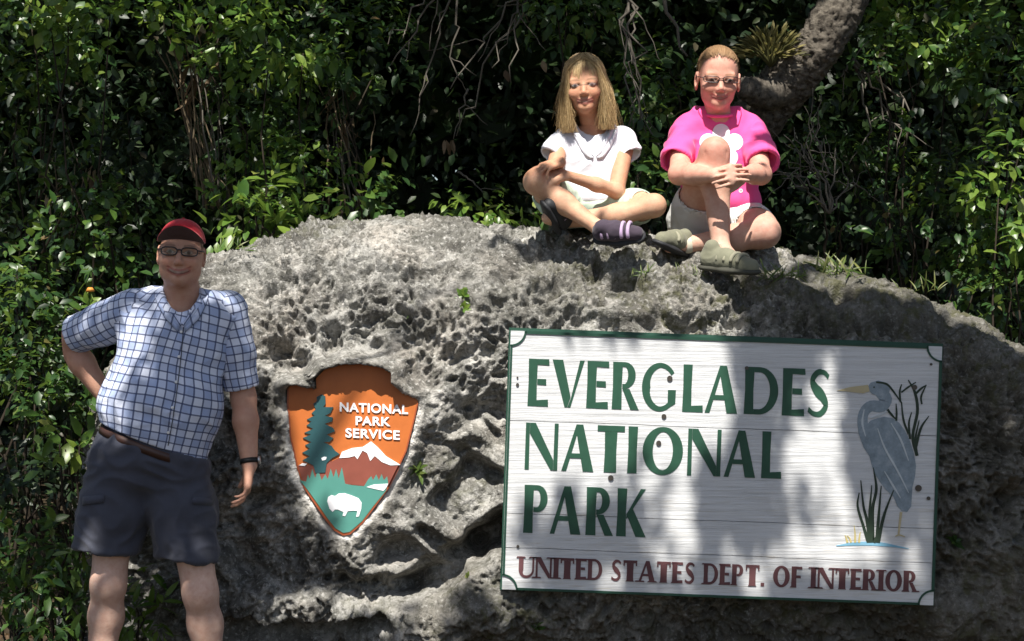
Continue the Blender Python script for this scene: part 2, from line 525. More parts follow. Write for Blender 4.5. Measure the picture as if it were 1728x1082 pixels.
# ------------------------------------------------------------------ letter shapes, unit square, y up; each stroke ('p', polygon) or ('s', rails, closed)
def glyph(ch, T=0.20, t=0.105, serif=0.0):
    """strokes of a flared roman capital; T thick stem, t thin stroke relative to cap height, in a unit-wide box"""
    out = []
    def poly(*p): out.append(('p', np.array(p, float)))
    def stroke(pts, w, closed=False): out.append(('s', ribbon2(pts, w, closed), closed))
    def stem(x0, x1, y0=0.0, y1=1.0, fl=0.02):
        m = (y0 + y1) / 2; poly((x0 - fl, y0), (x1 + fl, y0), (x1, m), (x1 + fl, y1), (x0 - fl, y1), (x0, m))
    W = {'I': 1}.get(ch, 1)
    if ch in 'EFL':
        a = 0.42 * (T / 0.2); stem(0.02, a)
        bars = {'E': ((0.0, 0.13), (0.46, 0.58), (0.88, 1.0)), 'F': ((0.46, 0.58), (0.88, 1.0)), 'L': ((0.0, 0.13),)}[ch]
        for y0, y1 in bars:
            e = 0.88 if (ch != 'L' and y0 == 0.46) else 1.0
            poly((a + 0.015, y0), (e - 0.03, y0 - (0.0 if y0 < 0.3 else 0.01)), (e, y0 - 0.005 if y0 > 0.3 else y0), (e - 0.02, y1 + (0.02 if y0 < 0.3 else 0)), (a + 0.015, y1))
    elif ch == 'V':
        poly((0, 1), (0.33, 1), (0.60, 0.22), (0.50, 0.0), (0.42, 0.0)); poly((0.51, 0.0), (0.61, 0.20), (0.86, 1), (1, 1), (0.60, 0.0))
    elif ch == 'A':
        poly((0.0, 0), (0.15, 0), (0.46, 0.80), (0.55, 1), (0.43, 1)); poly((0.44, 0.82), (0.67, 0), (1.0, 0), (0.64, 1), (0.555, 1)); poly((0.20, 0.28), (0.66, 0.28), (0.63, 0.38), (0.24, 0.38))
    elif ch == 'N':
        poly((0, 0), (0.13, 0), (0.12, 0.80), (0.12, 1), (0.0, 1)); poly((0.125, 1), (0.30, 1), (0.87, 0.22), (0.87, 0.0), (0.80, 0.0), (0.125, 0.78)); poly((0.875, 0), (1, 0), (1, 1), (0.88, 1))
    elif ch == 'T':
        stem(0.5 - 0.21 * T / 0.2, 0.5 + 0.21 * T / 0.2, 0, 0.87); poly((0, 0.875), (1, 0.875), (1.0, 1.0), (0, 1.0))
    elif ch == 'I':
        stem(0.05, 0.95, fl=0.05)
    elif ch == 'O':
        a = np.radians(np.linspace(0, 360, 44, endpoint=False)); tw, th = 0.25 * T / 0.2, t
        A = np.c_[0.5 + 0.5 * np.cos(a), 0.5 + 0.515 * np.sin(a)]; B = np.c_[0.5 + (0.5 - tw) * np.cos(a), 0.5 + (0.515 - th) * np.sin(a)]
        out.append(('s', (A, B), True))
    elif ch == 'D':
        a = 0.25 * T / 0.2; stem(0.0, a)
        an = np.radians(np.linspace(90, -90, 26))
        A = np.concatenate([[(a + 0.02, 1)], np.c_[0.42 + 0.58 * np.cos(an), 0.5 + 0.5 * np.sin(an)], [(a + 0.02, 0)]])
        B = np.concatenate([[(a + 0.02, 0.89)], np.c_[0.42 + 0.33 * np.cos(an), 0.5 + 0.39 * np.sin(an)], [(a + 0.02, 0.11)]])
        out.append(('s', (A, B), False))
    elif ch in 'PR':
        a = 0.34 * T / 0.2; stem(0.0, a); an = np.radians(np.linspace(90, -90, 22)); r = 0.27
        ex = 0.92 if ch == 'P' else 0.86
        A = np.concatenate([[(a + 0.02, 1)], np.c_[ex - 0.42 + 0.42 * np.cos(an), 0.72 + 0.28 * np.sin(an)], [(a + 0.02, 0.44)]])
        B = np.concatenate([[(a + 0.02, 0.90)], np.c_[ex - 0.42 + 0.13 * np.cos(an), 0.72 + 0.18 * np.sin(an)], [(a + 0.02, 0.54)]])
        out.append(('s', (A, B), False))
        if ch == 'R': poly((a + 0.03, 0.435), (a + 0.30, 0.435), (1.02, 0.0), (0.70, 0.0))
    elif ch == 'K':
        a = 0.30 * T / 0.2; stem(0.0, a); poly((a + 0.02, 0.46), (0.80, 1), (0.97, 1), (a + 0.02, 0.36)); poly((a + 0.10, 0.545), (a + 0.02, 0.475), (a + 0.02, 0.46), (0.66, 0.0), (1.02, 0.0), (0.55, 0.62 - 0.05))
    elif ch == 'S':
        pts = spline([(0.90, 0.84), (0.70, 0.935), (0.42, 0.93), (0.20, 0.76), (0.36, 0.58), (0.66, 0.43), (0.82, 0.24), (0.60, 0.07), (0.30, 0.06), (0.06, 0.15)], 40)
        w = np.interp(np.linspace(0, 1, 40), [0, .15, .35, .5, .65, .85, 1], [t * 1.1, t, .2 * T / .2, .27 * T / .2, .2 * T / .2, t, t * 1.1]); stroke(pts, w)
    elif ch == 'G':
        a = np.radians(np.linspace(38, 318, 40)); w = np.interp(np.degrees(a), [38, 90, 180, 270, 318], [t, t, .25 * T / .2, t, t * 1.1])
        A = np.c_[0.52 + 0.52 * np.cos(a), 0.5 + 0.515 * np.sin(a)]; B = np.c_[0.52 + (0.52 - w) * np.cos(a), 0.5 + (0.515 - w) * np.sin(a)]
        out.append(('s', (A, B), False)); poly((0.76, 0.05), (0.90, 0.12), (0.985, 0.16), (0.99, 0.45), (0.76, 0.45))
    elif ch == 'U':
        a = np.radians(np.linspace(180, 360, 24)); w = np.interp(np.degrees(a), [180, 270, 360], [.28 * T / .2, t, t])
        A = np.concatenate([[(0, 1)], np.c_[0.5 + 0.5 * np.cos(a), 0.38 + 0.40 * np.sin(a)], [(1, 1)]])
        B = np.concatenate([[(.28 * T / .2, 1)], np.c_[0.5 + (0.5 - w) * np.cos(a), 0.38 + (0.40 - t) * np.sin(a)], [(1 - t, 1)]])
        out.append(('s', (A, B), False))
    elif ch == '.':
        poly((0, 0), (1, 0), (1, 0.17), (0, 0.17))
    if serif:
        feet = {'U': [(0.14, 1), (0.94, 1)], 'N': [(0.06, 0), (0.06, 1), (0.94, 1)], 'I': [(0.5, 0), (0.5, 1)], 'T': [(0.5, 0)], 'E': [(0.2, 0), (0.2, 1)], 'D': [(0.12, 0), (0.12, 1)],
                'A': [(0.08, 0), (0.84, 0)], 'P': [(0.16, 0)], 'F': [(0.2, 0)], 'R': [(0.16, 0), (0.9, 0)]}.get(ch, [])
        sw = serif * (1.9 if ch == 'I' else 1.0)
        for x, y in feet:
            y0 = 0.0 if y == 0 else 0.94
            out.append(('q', np.array([(x - sw, y0), (x + sw, y0), (x + sw * .8, y0 + 0.06), (x - sw * .8, y0 + 0.06)])))
        if ch == 'T':
            for x in (0.05, 0.95): out.append(('q', np.array([(x - 0.05, 0.74), (x + 0.05, 0.74), (x + 0.05, 0.99), (x - 0.05, 0.99)])))
    return out

# ------------------------------------------------------------------ painted board
def board_material():
    t = NT('weathered_white_paint'); co = t.coord()
    mp = t.node('ShaderNodeMapping'); mp.inputs['Scale'].default_value = (1.0, 1.0, 26.0); t.link(co, mp.inputs['Vector'])
    mp.inputs['Rotation'].default_value = (0, R(-2.1), 0)
    g = t.noise(3.5, 8, 0.72, mp.outputs[0]); g2 = t.noise(9.0, 4, 0.6, mp.outputs[0])
    base = t.ramp(g, [(0.28, (0.36, 0.37, 0.38)), (0.42, (0.50, 0.51, 0.52)), (0.58, (0.56, 0.57, 0.58)), (0.75, (0.63, 0.64, 0.65))])
    worn = t.ramp(g2, [(0.54, 0.0), (0.68, 0.55)])
    zz = t.node('ShaderNodeSeparateXYZ'); t.link(co, zz.inputs[0])
    where = t.ramp(zz.outputs[2], [(0.0, 1.0), (0.45, 1.0), (0.60, 0.75), (0.76, 0.8), (0.84, 0.2)])
    base = t.mix(t.math('MULTIPLY', worn, where), base, (0.36, 0.32, 0.25))
    t.set(color=base, rough=0.6, spec=0.3); t.bump(g, 0.6, 0.008)
    return t.m
M_BOARD = board_material()
M_GREEN = simple('letter_green_paint', (0.018, 0.066, 0.040), 0.5, 0.35, 0.25, 30)
M_TRIM = simple('dark_green_trim_paint', (0.012, 0.05, 0.032), 0.5, 0.35, 0.3, 30)
M_MAROON = simple('faded_maroon_paint', (0.105, 0.045, 0.048), 0.6, 0.25, 0.4, 9)
M_SCREW = simple('rusty_screw_metal', (0.08, 0.07, 0.06), 0.5, 0.4, 0.4, 60, metal=0.6)

SIGN_ORG = P(862, 558, SIGN_Y)
def sgp(u, v):
    """board pixels -> (x, z) metres"""
    k = (CAM_D + SIGN_Y) / CAM_D / PPM
    return np.array([SIGN_ORG[0] + (u * SG_EX[0] + v * SG_EY[0]) * k, SIGN_ORG[2] - (u * SG_EX[1] + v * SG_EY[1]) * k])
def sgpix(px, py):
    return sgp(*sign_uv(px, py))

sign = empty('park_sign', P(1218, 1008, SIGN_Y + 0.03), 'white painted wooden park name sign with green and maroon lettering', 'sign')
PLANKS = [0, 151, 308, 366, 437.0]
for i in range(4):
    v0, v1 = PLANKS[i] + (0.5 if i else 0), PLANKS[i + 1] - (0.5 if i < 3 else 0)
    us = np.linspace(0, SG_W, 30)
    wob = lambda v, s, edge: v + us * 0 + (0 if edge else 0.45 * np.sin(us * 0.021 + s) + 0.25 * np.sin(us * 0.07 + 2 * s))
    top = [sgp(u, v) for u, v in zip(us, wob(v0, i, i == 0))]; bot = [sgp(u, v) for u, v in zip(us, wob(v1, i + 1, i == 3))]
    V, F = strip_prism(np.array(top), np.array(bot), SIGN_Y + 0.0006 * (i % 2), 0.035)
    link('plank', mesh_from('plank', V, F, False, M_BOARD), None, sign)
# thin green border with scooped corners
RC = 25
def border_piece(pts, w):
    A, B = ribbon2(np.array([sgp(*p) for p in pts]), w)
    V, F = strip_prism(A, B, SIGN_Y - 0.004, 0.0038)
    return link('border_strip', mesh_from('border_strip', V, F, False, M_TRIM), None, sign)
wb = pxm(3.2)
border_piece([(RC, 2.0), (SG_W / 2, 2.0), (SG_W - RC, 2.0)], wb * 1.5); border_piece([(RC, SG_H - 2), (SG_W / 2, SG_H - 2), (SG_W - RC, SG_H - 2)], wb * 1.2)
border_piece([(2.0, RC), (2.0, SG_H / 2), (2.0, SG_H - RC)], wb * 1.1); border_piece([(SG_W - 2.0, RC), (SG_W - 2.0, SG_H / 2), (SG_W - 2.0, SG_H - RC)], wb * 1.4)
for cx_, cy_, a0 in ((0, 0, 0), (SG_W, 0, 90), (SG_W, SG_H, 180), (0, SG_H, 270)):
    border_piece([tuple(x) for x in ell_pts(cx_, cy_, RC, RC, a0, a0 + 90, 10)], wb)
# dark edge boards behind the paint, standing in for the shadow line at top and right
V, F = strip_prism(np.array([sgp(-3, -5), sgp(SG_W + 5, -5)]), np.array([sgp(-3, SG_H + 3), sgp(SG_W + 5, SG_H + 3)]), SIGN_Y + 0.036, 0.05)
link('shadow_line_board', mesh_from('shadow_line_board', V, F, False, M_TRIM), None, sign)

def letter(ch, u0, u1, vt, vb, mat, serif=0.0, T=0.20, t=0.105, front=SIGN_Y - 0.0016):
    parts = []
    mp = lambda q: np.array([sgp(u0 + (u1 - u0) * x, vb - (vb - vt) * y) for x, y in q])
    for i, g in enumerate(glyph(ch, T, t, serif)):
        fr = front - 0.00025 * i
        if g[0] == 'p': parts.append(prism(mp(g[1]), fr, 0.0030))
        elif g[0] == 'q': parts.append(prism(mp(g[1]), front - 0.0014, 0.004))
        else: parts.append(strip_prism(mp(g[1][0]), mp(g[1][1]), fr, 0.0030, g[2]))
    V, F = join(parts)
    me = mesh_from('letter', V, F, False, mat)
    return link('letter', me, None, sign)
def row(spec, vt, vb, ymid):
    for ch, x0, x1 in spec:
        u0, _ = sign_uv(x0, ymid + (x0 - 862) * 0.0371); u1, _ = sign_uv(x1, ymid + (x1 - 862) * 0.0371)
        letter(ch, u0, u1, vt, vb, M_GREEN)
row([('E', 891, 926), ('V', 931, 985), ('E', 990, 1027), ('R', 1034, 1078), ('G', 1083, 1141), ('L', 1152, 1187), ('A', 1190, 1245), ('D', 1257, 1313), ('E', 1320, 1358), ('S', 1362, 1401)], 46, 126, 645)
row([('N', 886, 941), ('A', 948, 1002), ('T', 1007, 1053), ('I', 1059, 1075), ('O', 1084, 1152), ('N', 1160, 1216), ('A', 1222, 1275), ('L', 1285, 1319)], 154, 233, 750)
row([('P', 884, 926), ('A', 928, 980), ('R', 989, 1034), ('K', 1041, 1089)], 259, 340, 860)
WID = dict(U=26, N=27, I=9, T=23, E=18, D=24, S=18, A=28, P=20, O=28, F=18, R=23); WID['.'] = 6
txt = 'UNITED STATES DEPT. OF INTERIOR'
tot = sum(WID.get(c, 0) for c in txt); gaps = sum(1 for c in txt[:-1]); sp = txt.count(' ')
gap = (673 - tot - sp * 9) / gaps; cur = 27.0
for c in txt:
    if c == ' ': cur += 9 + gap; continue
    letter(c, cur, cur + WID[c], 380, 415.5, M_MAROON, serif=0.30 if c != 'I' else 0.55, T=0.22, t=0.12); cur += WID[c] + gap
def disc(c, r, front, th, n=14):
    return prism(np.array([(c[0] + r * math.cos(a), c[1] + r * math.sin(a)) for a in np.linspace(0, 2 * np.pi, n, endpoint=False)]), front, th)
for x, y, r in [(1130, 638, 4.6), (1120, 702, 4.0), (1111, 747, 4.2), (1030, 806, 4.6), (1549, 822, 5.5), (1566, 839, 3.2), (1543, 652, 4.4), (873, 649, 2.6), (873, 637, 1.6), (1571, 613, 2.2), (873, 922, 2.4), (1260, 620, 3.2)]:
    V, F = disc(sgpix(x, y), pxm(r), SIGN_Y - 0.0048, 0.0046)
    link('screw', mesh_from('screw', V, F, False, M_SCREW), None, sign)

# heron and marsh plants painted in relief on the board
HZ = lambda pts: [sgpix(1220 + x / 2.2075, 540 + y / 2.2075) for x, y in pts]
M_HERON = NT('heron_blue_grey_paint')
_c = M_HERON.coord(); M_HERON.set(color=M_HERON.ramp(M_HERON.noise(30, 5, 0.7, _c), [(0.3, (0.13, 0.17, 0.20)), (0.55, (0.20, 0.25, 0.29)), (0.75, (0.31, 0.35, 0.38))]), rough=0.55); M_HERON = M_HERON.m
M_HPALE = simple('heron_pale_feather_paint', (0.42, 0.46, 0.48), 0.55, 0.3, 0.2, 30)
M_BEAK = simple('heron_beak_paint', (0.42, 0.36, 0.22), 0.55, 0.3, 0.15, 30)
M_REED = simple('reed_dark_green_paint', (0.02, 0.035, 0.022), 0.55, 0.3, 0.3, 30)
M_POOL = simple('pool_blue_paint', (0.16, 0.34, 0.46), 0.5, 0.3, 0.2, 30)
M_STRAW = simple('straw_grass_paint', (0.45, 0.38, 0.16), 0.55, 0.3, 0.2, 30)
heron = link('heron', mesh_from('heron', *prism(HZ([(548, 372), (575, 362), (600, 357), (630, 362), (655, 378), (678, 410), (698, 452), (712, 500), (718, 540), (714, 580), (704, 622), (700, 690), (684, 712),
      (664, 708), (648, 690), (634, 655), (604, 628), (572, 582), (556, 548), (545, 505), (522, 470), (512, 430), (530, 395)]), SIGN_Y - 0.0015, 0.0028), False, M_HERON), None, sign)
def hpart(name, solids, mat, parent=None):
    V, F = join(solids); return link(name, mesh_from(name, V, F, False, mat), None, parent or heron)
def hstroke(pts, w, front=SIGN_Y - 0.0020, th=0.0038, n=None):
    pts = np.array(HZ(pts)); pts = spline(pts, n or 4 * len(pts)); w = np.interp(np.linspace(0, 1, len(pts)), np.linspace(0, 1, len(np.atleast_1d(w))), np.atleast_1d(w)) * pxm(1 / 2.2075)
    A, B = ribbon2(pts, w); return strip_prism(A, B, front, th)
hpart('neck', [hstroke([(585, 262), (606, 292), (588, 318), (548, 318), (522, 348), (522, 400), (545, 450), (575, 500)], [44, 46, 44, 40, 36, 40, 56, 30], n=30)], M_HERON)
hpart('head', [prism(HZ([(535, 250), (550, 230), (578, 222), (606, 230), (622, 252), (616, 276), (588, 284), (555, 272)]), SIGN_Y - 0.0025, 0.0046)], M_HERON)
hpart('beak', [prism(HZ([(424, 260), (470, 247), (540, 238), (546, 262), (520, 270), (470, 264)]), SIGN_Y - 0.0027, 0.005)], M_BEAK)
hpart('crest', [hstroke([(570, 228), (610, 236), (640, 270), (664, 306)], [7, 8, 6, 3], SIGN_Y - 0.0030, 0.0056)], M_REED)
hpart('eye', [disc(HZ([(562, 247)])[0], pxm(1.4), SIGN_Y - 0.0033, 0.0062)], M_REED)
for pts in ([(548, 362), (585, 350), (615, 335)], [(575, 400), (600, 470), (650, 560), (690, 640)], [(625, 380), (660, 440), (690, 520)], [(600, 560), (630, 610), (660, 660)], [(525, 330), (518, 380), (530, 430)]):
    hpart('feather', [hstroke(pts, [3, 8, 3], SIGN_Y - 0.0031, 0.0058)], M_HPALE)
hpart('leg', [hstroke([(662, 712), (656, 760), (652, 800)], [9, 8, 7]), hstroke([(640, 802), (655, 797), (676, 804)], [4, 6, 4], SIGN_Y - 0.0023, 0.0044)], M_BEAK)
marsh = link('painted_reeds', mesh_from('painted_reeds', *hstroke([(556, 826), (556, 700), (570, 625), (559, 546)], [14, 11, 10, 3])), M_REED, sign)
for k, (pts, w) in enumerate([([(540, 826), (520, 760), (500, 690), (506, 640)], [13, 10, 8, 3]), ([(546, 826), (534, 740), (522, 690), (512, 594)], [13, 11, 8, 3]), ([(550, 826), (545, 720), (553, 612)], [13, 11, 3]),
        ([(570, 826), (578, 730), (588, 614)], [13, 10, 3]), ([(576, 826), (598, 725), (634, 630)], [13, 10, 3]), ([(560, 826), (590, 760), (610, 690)], [10, 8, 3]),
        ([(722, 502), (706, 430), (724, 335), (714, 265), (690, 220)], [12, 10, 11, 10, 4]), ([(714, 275), (737, 252), (758, 238)], [8, 8, 3]), ([(660, 300), (658, 262), (665, 236)], [7, 7, 3]), ([(664, 266), (690, 246), (718, 228)], [6, 6, 3]),
        ([(645, 372), (646, 340), (644, 308)], [7, 7, 3]), ([(612, 330), (628, 350), (645, 368)], [9, 8, 4]), ([(690, 420), (672, 370), (664, 300)], [8, 8, 4]), ([(696, 440), (692, 380), (702, 340)], [8, 7, 3]),
        ([(718, 470), (736, 400), (766, 354)], [9, 9, 3]), ([(722, 502), (716, 440), (730, 370)], [9, 8, 3]), ([(740, 310), (738, 280), (757, 238)], [6, 7, 3])]):
    hpart('reed_blade', [hstroke(pts, w, SIGN_Y - 0.0021 - 0.0002 * (k % 6), 0.004 + 0.0002 * (k % 6))], M_REED, marsh)
for pts in ([(462, 826), (456, 806), (452, 798)], [(490, 826), (490, 790), (487, 762)], [(505, 826), (507, 800), (510, 786)], [(475, 826), (470, 810), (460, 800)]):
    hpart('grass_blade', [hstroke(pts, [8, 5, 2], SIGN_Y - 0.0025, 0.0048)], M_STRAW, marsh)
hpart('pool', [hstroke([(420, 838), (500, 830), (590, 832), (690, 848)], [3, 14, 14, 2], SIGN_Y - 0.0018, 0.0034)], M_POOL, marsh)

# ------------------------------------------------------------------ arrowhead emblem set into the stone
def paint(name, c, v=0.12): return simple(name, c, 0.42, 0.4, v, 14)
M_AOR = paint('emblem_orange_brown', (0.46, 0.13, 0.03), 0.2); M_ARIM = paint('emblem_rust_edge', (0.30, 0.075, 0.03)); M_ATREE = paint('emblem_spruce_green', (0.022, 0.075, 0.085))
M_AMT = paint('emblem_mountain_brown', (0.22, 0.065, 0.045), 0.25); M_AMEAD = paint('emblem_meadow_teal', (0.075, 0.24, 0.20)); M_AWH = paint('emblem_white', (0.82, 0.82, 0.84), 0.03)
emblem = empty('arrowhead_emblem', P(583, 905, ARROW_Y), 'orange and teal arrowhead shaped emblem plaque with white bison set in stone', 'emblem')
kA = (CAM_D + ARROW_Y) / CAM_D / PPM
def apx(p): return np.array([(x - 864) * kA for x, y in p]), np.array([CAM_Z + (541 - y) * kA for x, y in p])
def asolid(name, pts, front, mat, parent, th=0.0036):
    x, z = apx(AZ(pts)); V, F = prism(np.c_[x, z], front, th)
    return link(name, mesh_from(name, V, F, False, mat), None, parent)
x, z = apx(ARROW); V, F = prism(np.c_[x, z], ARROW_Y, 0.03)
plate = link('plaque', mesh_from('plaque', V, F, False, M_AOR), None, emblem)
def inset(pts, d):
    pts = np.asarray(pts, float); nx = np.roll(pts, -1, 0); pv = np.roll(pts, 1, 0); t = nx - pv; t /= np.linalg.norm(t, axis=1, keepdims=True)
    return pts + np.c_[-t[:, 1], t[:, 0]] * d
lowpts = np.array(ARROW[14:] + ARROW[:1]); a2 = inset(np.array(ARROW), 2.4)
A = np.array([list(apx([q])) for q in lowpts])[:, :, 0]; B = np.array([list(apx([q])) for q in np.concatenate([a2[14:], a2[:1]])])[:, :, 0]
V, F = strip_prism(A, B, ARROW_Y - 0.003, 0.0032); link('rim', mesh_from('rim', V, F, False, M_ARIM), None, emblem)
asolid('mountain', [(140, 642), (200, 640), (260, 628), (330, 618), (372, 596), (430, 560), (500, 548), (545, 520), (600, 572), (650, 612), (706, 636), (694, 672), (646, 760), (500, 754), (408, 744), (300, 760), (172, 744)], ARROW_Y - 0.0030, M_AMT, emblem)
asolid('snow_cap', [(370, 600), (384, 566), (440, 545), (500, 538), (545, 508), (584, 542), (628, 590), (708, 638), (652, 640), (606, 622), (566, 588), (541, 616), (524, 572), (498, 558), (470, 606), (455, 588), (424, 596)], ARROW_Y - 0.0048, M_AWH, emblem, 0.0046)
asolid('snow_field', [(146, 640), (165, 628), (190, 632), (178, 644)], ARROW_Y - 0.0056, M_AWH, emblem)
mead = [(150, 722), (186, 730), (196, 690), (206, 716), (220, 660), (236, 710), (252, 664), (272, 722), (292, 690), (306, 716), (322, 658), (338, 706), (352, 660), (366, 712), (384, 650), (402, 742), (440, 750), (506, 756), (530, 716), (546, 700), (556, 722), (574, 690), (588, 722), (604, 688), (616, 722), (634, 700), (640, 735), (628, 780),
        (556, 868), (496, 948), (428, 1008), (392, 1014), (348, 988), (302, 930), (242, 842), (186, 764)]
asolid('meadow', mead, ARROW_Y - 0.0044, M_AMEAD, emblem, 0.0042)
asolid('lake', [(520, 760), (560, 746), (640, 741), (632, 760), (614, 781)], ARROW_Y - 0.0062, M_AWH, emblem, 0.006)
asolid('bison', [(303, 838), (308, 815), (326, 804), (346, 810), (366, 796), (400, 794), (436, 806), (476, 822), (493, 846), (491, 880), (478, 922), (463, 925), (470, 892), (446, 890), (416, 893), (402, 921), (387, 918), (394, 898), (362, 884), (346, 884), (333, 897), (316, 880)], ARROW_Y - 0.0066, M_AWH, emblem, 0.0062)
asolid('spruce_tree', [(270, 248), (292, 258), (294, 300), (280, 318), (336, 318), (322, 350), (290, 366), (334, 376), (330, 398), (288, 410), (334, 432), (346, 452), (300, 470), (336, 490), (316, 510), (282, 512), (326, 532), (346, 560), (372, 578), (330, 600), (300, 628), (292, 680), (238, 682), (226, 640), (166, 612), (206, 590), (164, 570), (206, 548), (180, 528),
       (216, 512), (168, 488), (214, 470), (176, 460), (226, 438), (188, 420), (216, 398), (190, 386), (234, 364), (216, 352), (240, 330), (226, 300), (246, 284), (244, 262)], ARROW_Y - 0.0058, M_ATREE, emblem, 0.0056)
asolid('snow_field', [(270, 600), (285, 592), (300, 594), (296, 608), (276, 614)], ARROW_Y - 0.0068, M_AWH, emblem)
def bword(text, zx0, zx1, zy0, zy1, tilt):
    cu = bpy.data.curves.new('lettering', 'FONT'); cu.body = text; cu.extrude = 0.02; cu.offset = 0.028; cu.space_character = 1.08
    tmp = bpy.data.objects.new('lettering', cu); COL.objects.link(tmp)
    bpy.context.view_layer.update()
    me = bpy.data.meshes.new_from_object(tmp.evaluated_get(bpy.context.evaluated_depsgraph_get()))
    bpy.data.objects.remove(tmp); bpy.data.curves.remove(cu)
    n = len(me.vertices); co = np.empty(n * 3, np.float32); me.vertices.foreach_get('co', co); co = co.reshape(-1, 3)
    mn, mx = co.min(0), co.max(0)
    (xa, ya), (xb, yb) = AZ([(zx0, zy1), (zx1, zy0)])
    X = xa + (co[:, 0] - mn[0]) / (mx[0] - mn[0]) * (xb - xa); Yp = ya + (co[:, 1] - mn[1]) / (mx[1] - mn[1]) * (yb - ya) + (X - xa) * tilt
    new = np.c_[(X - 864) * kA, ARROW_Y - 0.0025 - (co[:, 2] - mn[2]) / (mx[2] - mn[2]) * 0.0025, CAM_Z + (541 - Yp) * kA]
    me.vertices.foreach_set('co', new.astype(np.float32).ravel()); me.update()
    me.materials.clear(); me.materials.append(M_AWH); me.name = 'lettering'
    link('lettering', me, None, emblem)
bword('NATIONAL', 372, 750, 291, 343, 0.04); bword('PARK', 460, 652, 368, 418, 0.03); bword('SERVICE', 404, 704, 434, 486, 0.045)
# ------------------------------------------------------------------ leaves
RNG = np.random.RandomState(11)
def leaf_material(name, stops, rough=0.38, spec=0.45, transl=0.28, tint=(0.24, 0.36, 0.05)):
    t = NT(name); co = t.coord()
    c = t.ramp(t.attr('rnd', 'Fac'), stops)
    c = t.mix(t.ramp(t.noise(60, 3, 0.6, co), [(0.4, 0.0), (0.7, 0.35)]), c, tuple(0.55 * x for x in stops[0][1]))
    t.set(color=c, rough=rough, spec=spec)
    tr = t.node('ShaderNodeBsdfTranslucent'); t.link(t.mix(0.6, c, tint), tr.inputs['Color'])
    mx = t.node('ShaderNodeMixShader'); mx.inputs[0].default_value = transl
    t.link(t.b.outputs[0], mx.inputs[1]); t.link(tr.outputs[0], mx.inputs[2]); t.link(mx.outputs[0], t.out.inputs[0])
    return t.m
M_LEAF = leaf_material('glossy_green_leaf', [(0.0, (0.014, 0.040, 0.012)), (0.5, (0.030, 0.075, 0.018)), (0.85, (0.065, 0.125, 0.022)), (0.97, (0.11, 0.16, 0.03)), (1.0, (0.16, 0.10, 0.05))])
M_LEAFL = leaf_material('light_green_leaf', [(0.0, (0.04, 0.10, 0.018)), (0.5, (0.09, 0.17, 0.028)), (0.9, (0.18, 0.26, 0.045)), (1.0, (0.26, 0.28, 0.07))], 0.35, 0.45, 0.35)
M_LEAFD = leaf_material('deep_shade_leaf', [(0.0, (0.006, 0.014, 0.006)), (0.6, (0.013, 0.030, 0.010)), (0.92, (0.028, 0.050, 0.014)), (1.0, (0.05, 0.04, 0.025))], 0.45, 0.3, 0.15, (0.05, 0.09, 0.02))  # leaf green darkened so the colour itself carries the thicket's shade
M_LEAFDRY = leaf_material('dry_brown_leaf', [(0.0, (0.07, 0.045, 0.028)), (0.6, (0.15, 0.10, 0.06)), (1.0, (0.26, 0.20, 0.12))], 0.6, 0.2, 0.25, (0.3, 0.2, 0.1))
M_GRASS = leaf_material('grass_blade_green', [(0.0, (0.035, 0.07, 0.016)), (0.6, (0.085, 0.135, 0.03)), (1.0, (0.22, 0.21, 0.08))], 0.4, 0.3, 0.35)
M_EPI = leaf_material('resurrection_fern_tan', [(0.0, (0.07, 0.07, 0.025)), (0.6, (0.16, 0.14, 0.05)), (1.0, (0.26, 0.22, 0.09))], 0.55, 0.2, 0.3, (0.3, 0.28, 0.08))

def bark_material(name, dark, light, scale=1.0):
    t = NT(name); co = t.coord()
    h = t.math('ADD', t.math('MULTIPLY', t.noise(14 * scale, 6, 0.7, co, 1.5), 0.5), t.math('MULTIPLY', t.noise(45 * scale, 6, 0.7, co), 0.5))
    t.set(color=t.ramp(h, [(0.38, dark), (0.62, light)]), rough=0.9, spec=0.15); t.bump(h, 0.9, 0.02)
    return t.m
M_BARK = bark_material('grey_ridged_bark', (0.022, 0.018, 0.015), (0.165, 0.145, 0.118))
M_TWIG = simple('pale_grey_twig', (0.11, 0.098, 0.082), 0.85, 0.15, 0.35, 40)
M_STEM = simple('brown_shrub_stem', (0.028, 0.022, 0.016), 0.85, 0.15, 0.4, 40)
M_CANE = simple('dry_cane', (0.13, 0.10, 0.065), 0.8, 0.15, 0.45, 30)

# unit leaf: along +y, upper side +z
def leaf_shape(width, hi=False, fold=0.12, droop=0.22, flat=False):
    ts = [0.0, 0.18, 0.42, 0.68, 0.88, 1.0] if hi else ([0.0, 0.42, 1.0] if flat else [0.0, 0.35, 0.72, 1.0])
    ws = {0.0: 0.0, 0.18: 0.62, 0.35: 0.97, 0.42: 1.0, 0.68: 0.82, 0.72: 0.76, 0.88: 0.42, 1.0: 0.0}
    V = []; F = []; prev = None
    for t in ts:
        w = ws[t] * width / 2; zc = -droop * t * t
        if w == 0: idx = [len(V)]; V.append((0, t, zc))
        else:
            idx = [len(V), len(V) + 1, len(V) + 2]; V += [(-w, t, zc + fold * w * 2), (0, t, zc), (w, t, zc + fold * w * 2)]
        if prev is not None:
            if len(prev) == 1: F += [(prev[0], idx[1], idx[0]), (prev[0], idx[2], idx[1])]
            elif len(idx) == 1: F += [(prev[0], prev[1], idx[0]), (prev[1], prev[2], idx[0])]
            else: F += [(prev[0], prev[1], idx[1], idx[0]), (prev[1], prev[2], idx[2], idx[1])]
        prev = idx
    tri = []
    for f in F:
        tri.append(f[:3])
        if len(f) == 4: tri.append((f[0], f[2], f[3]))
    return np.array(V, float), np.array(tri)
LEAF_LO = {w: leaf_shape(w) for w in (0.09, 0.28, 0.5, 0.62)}
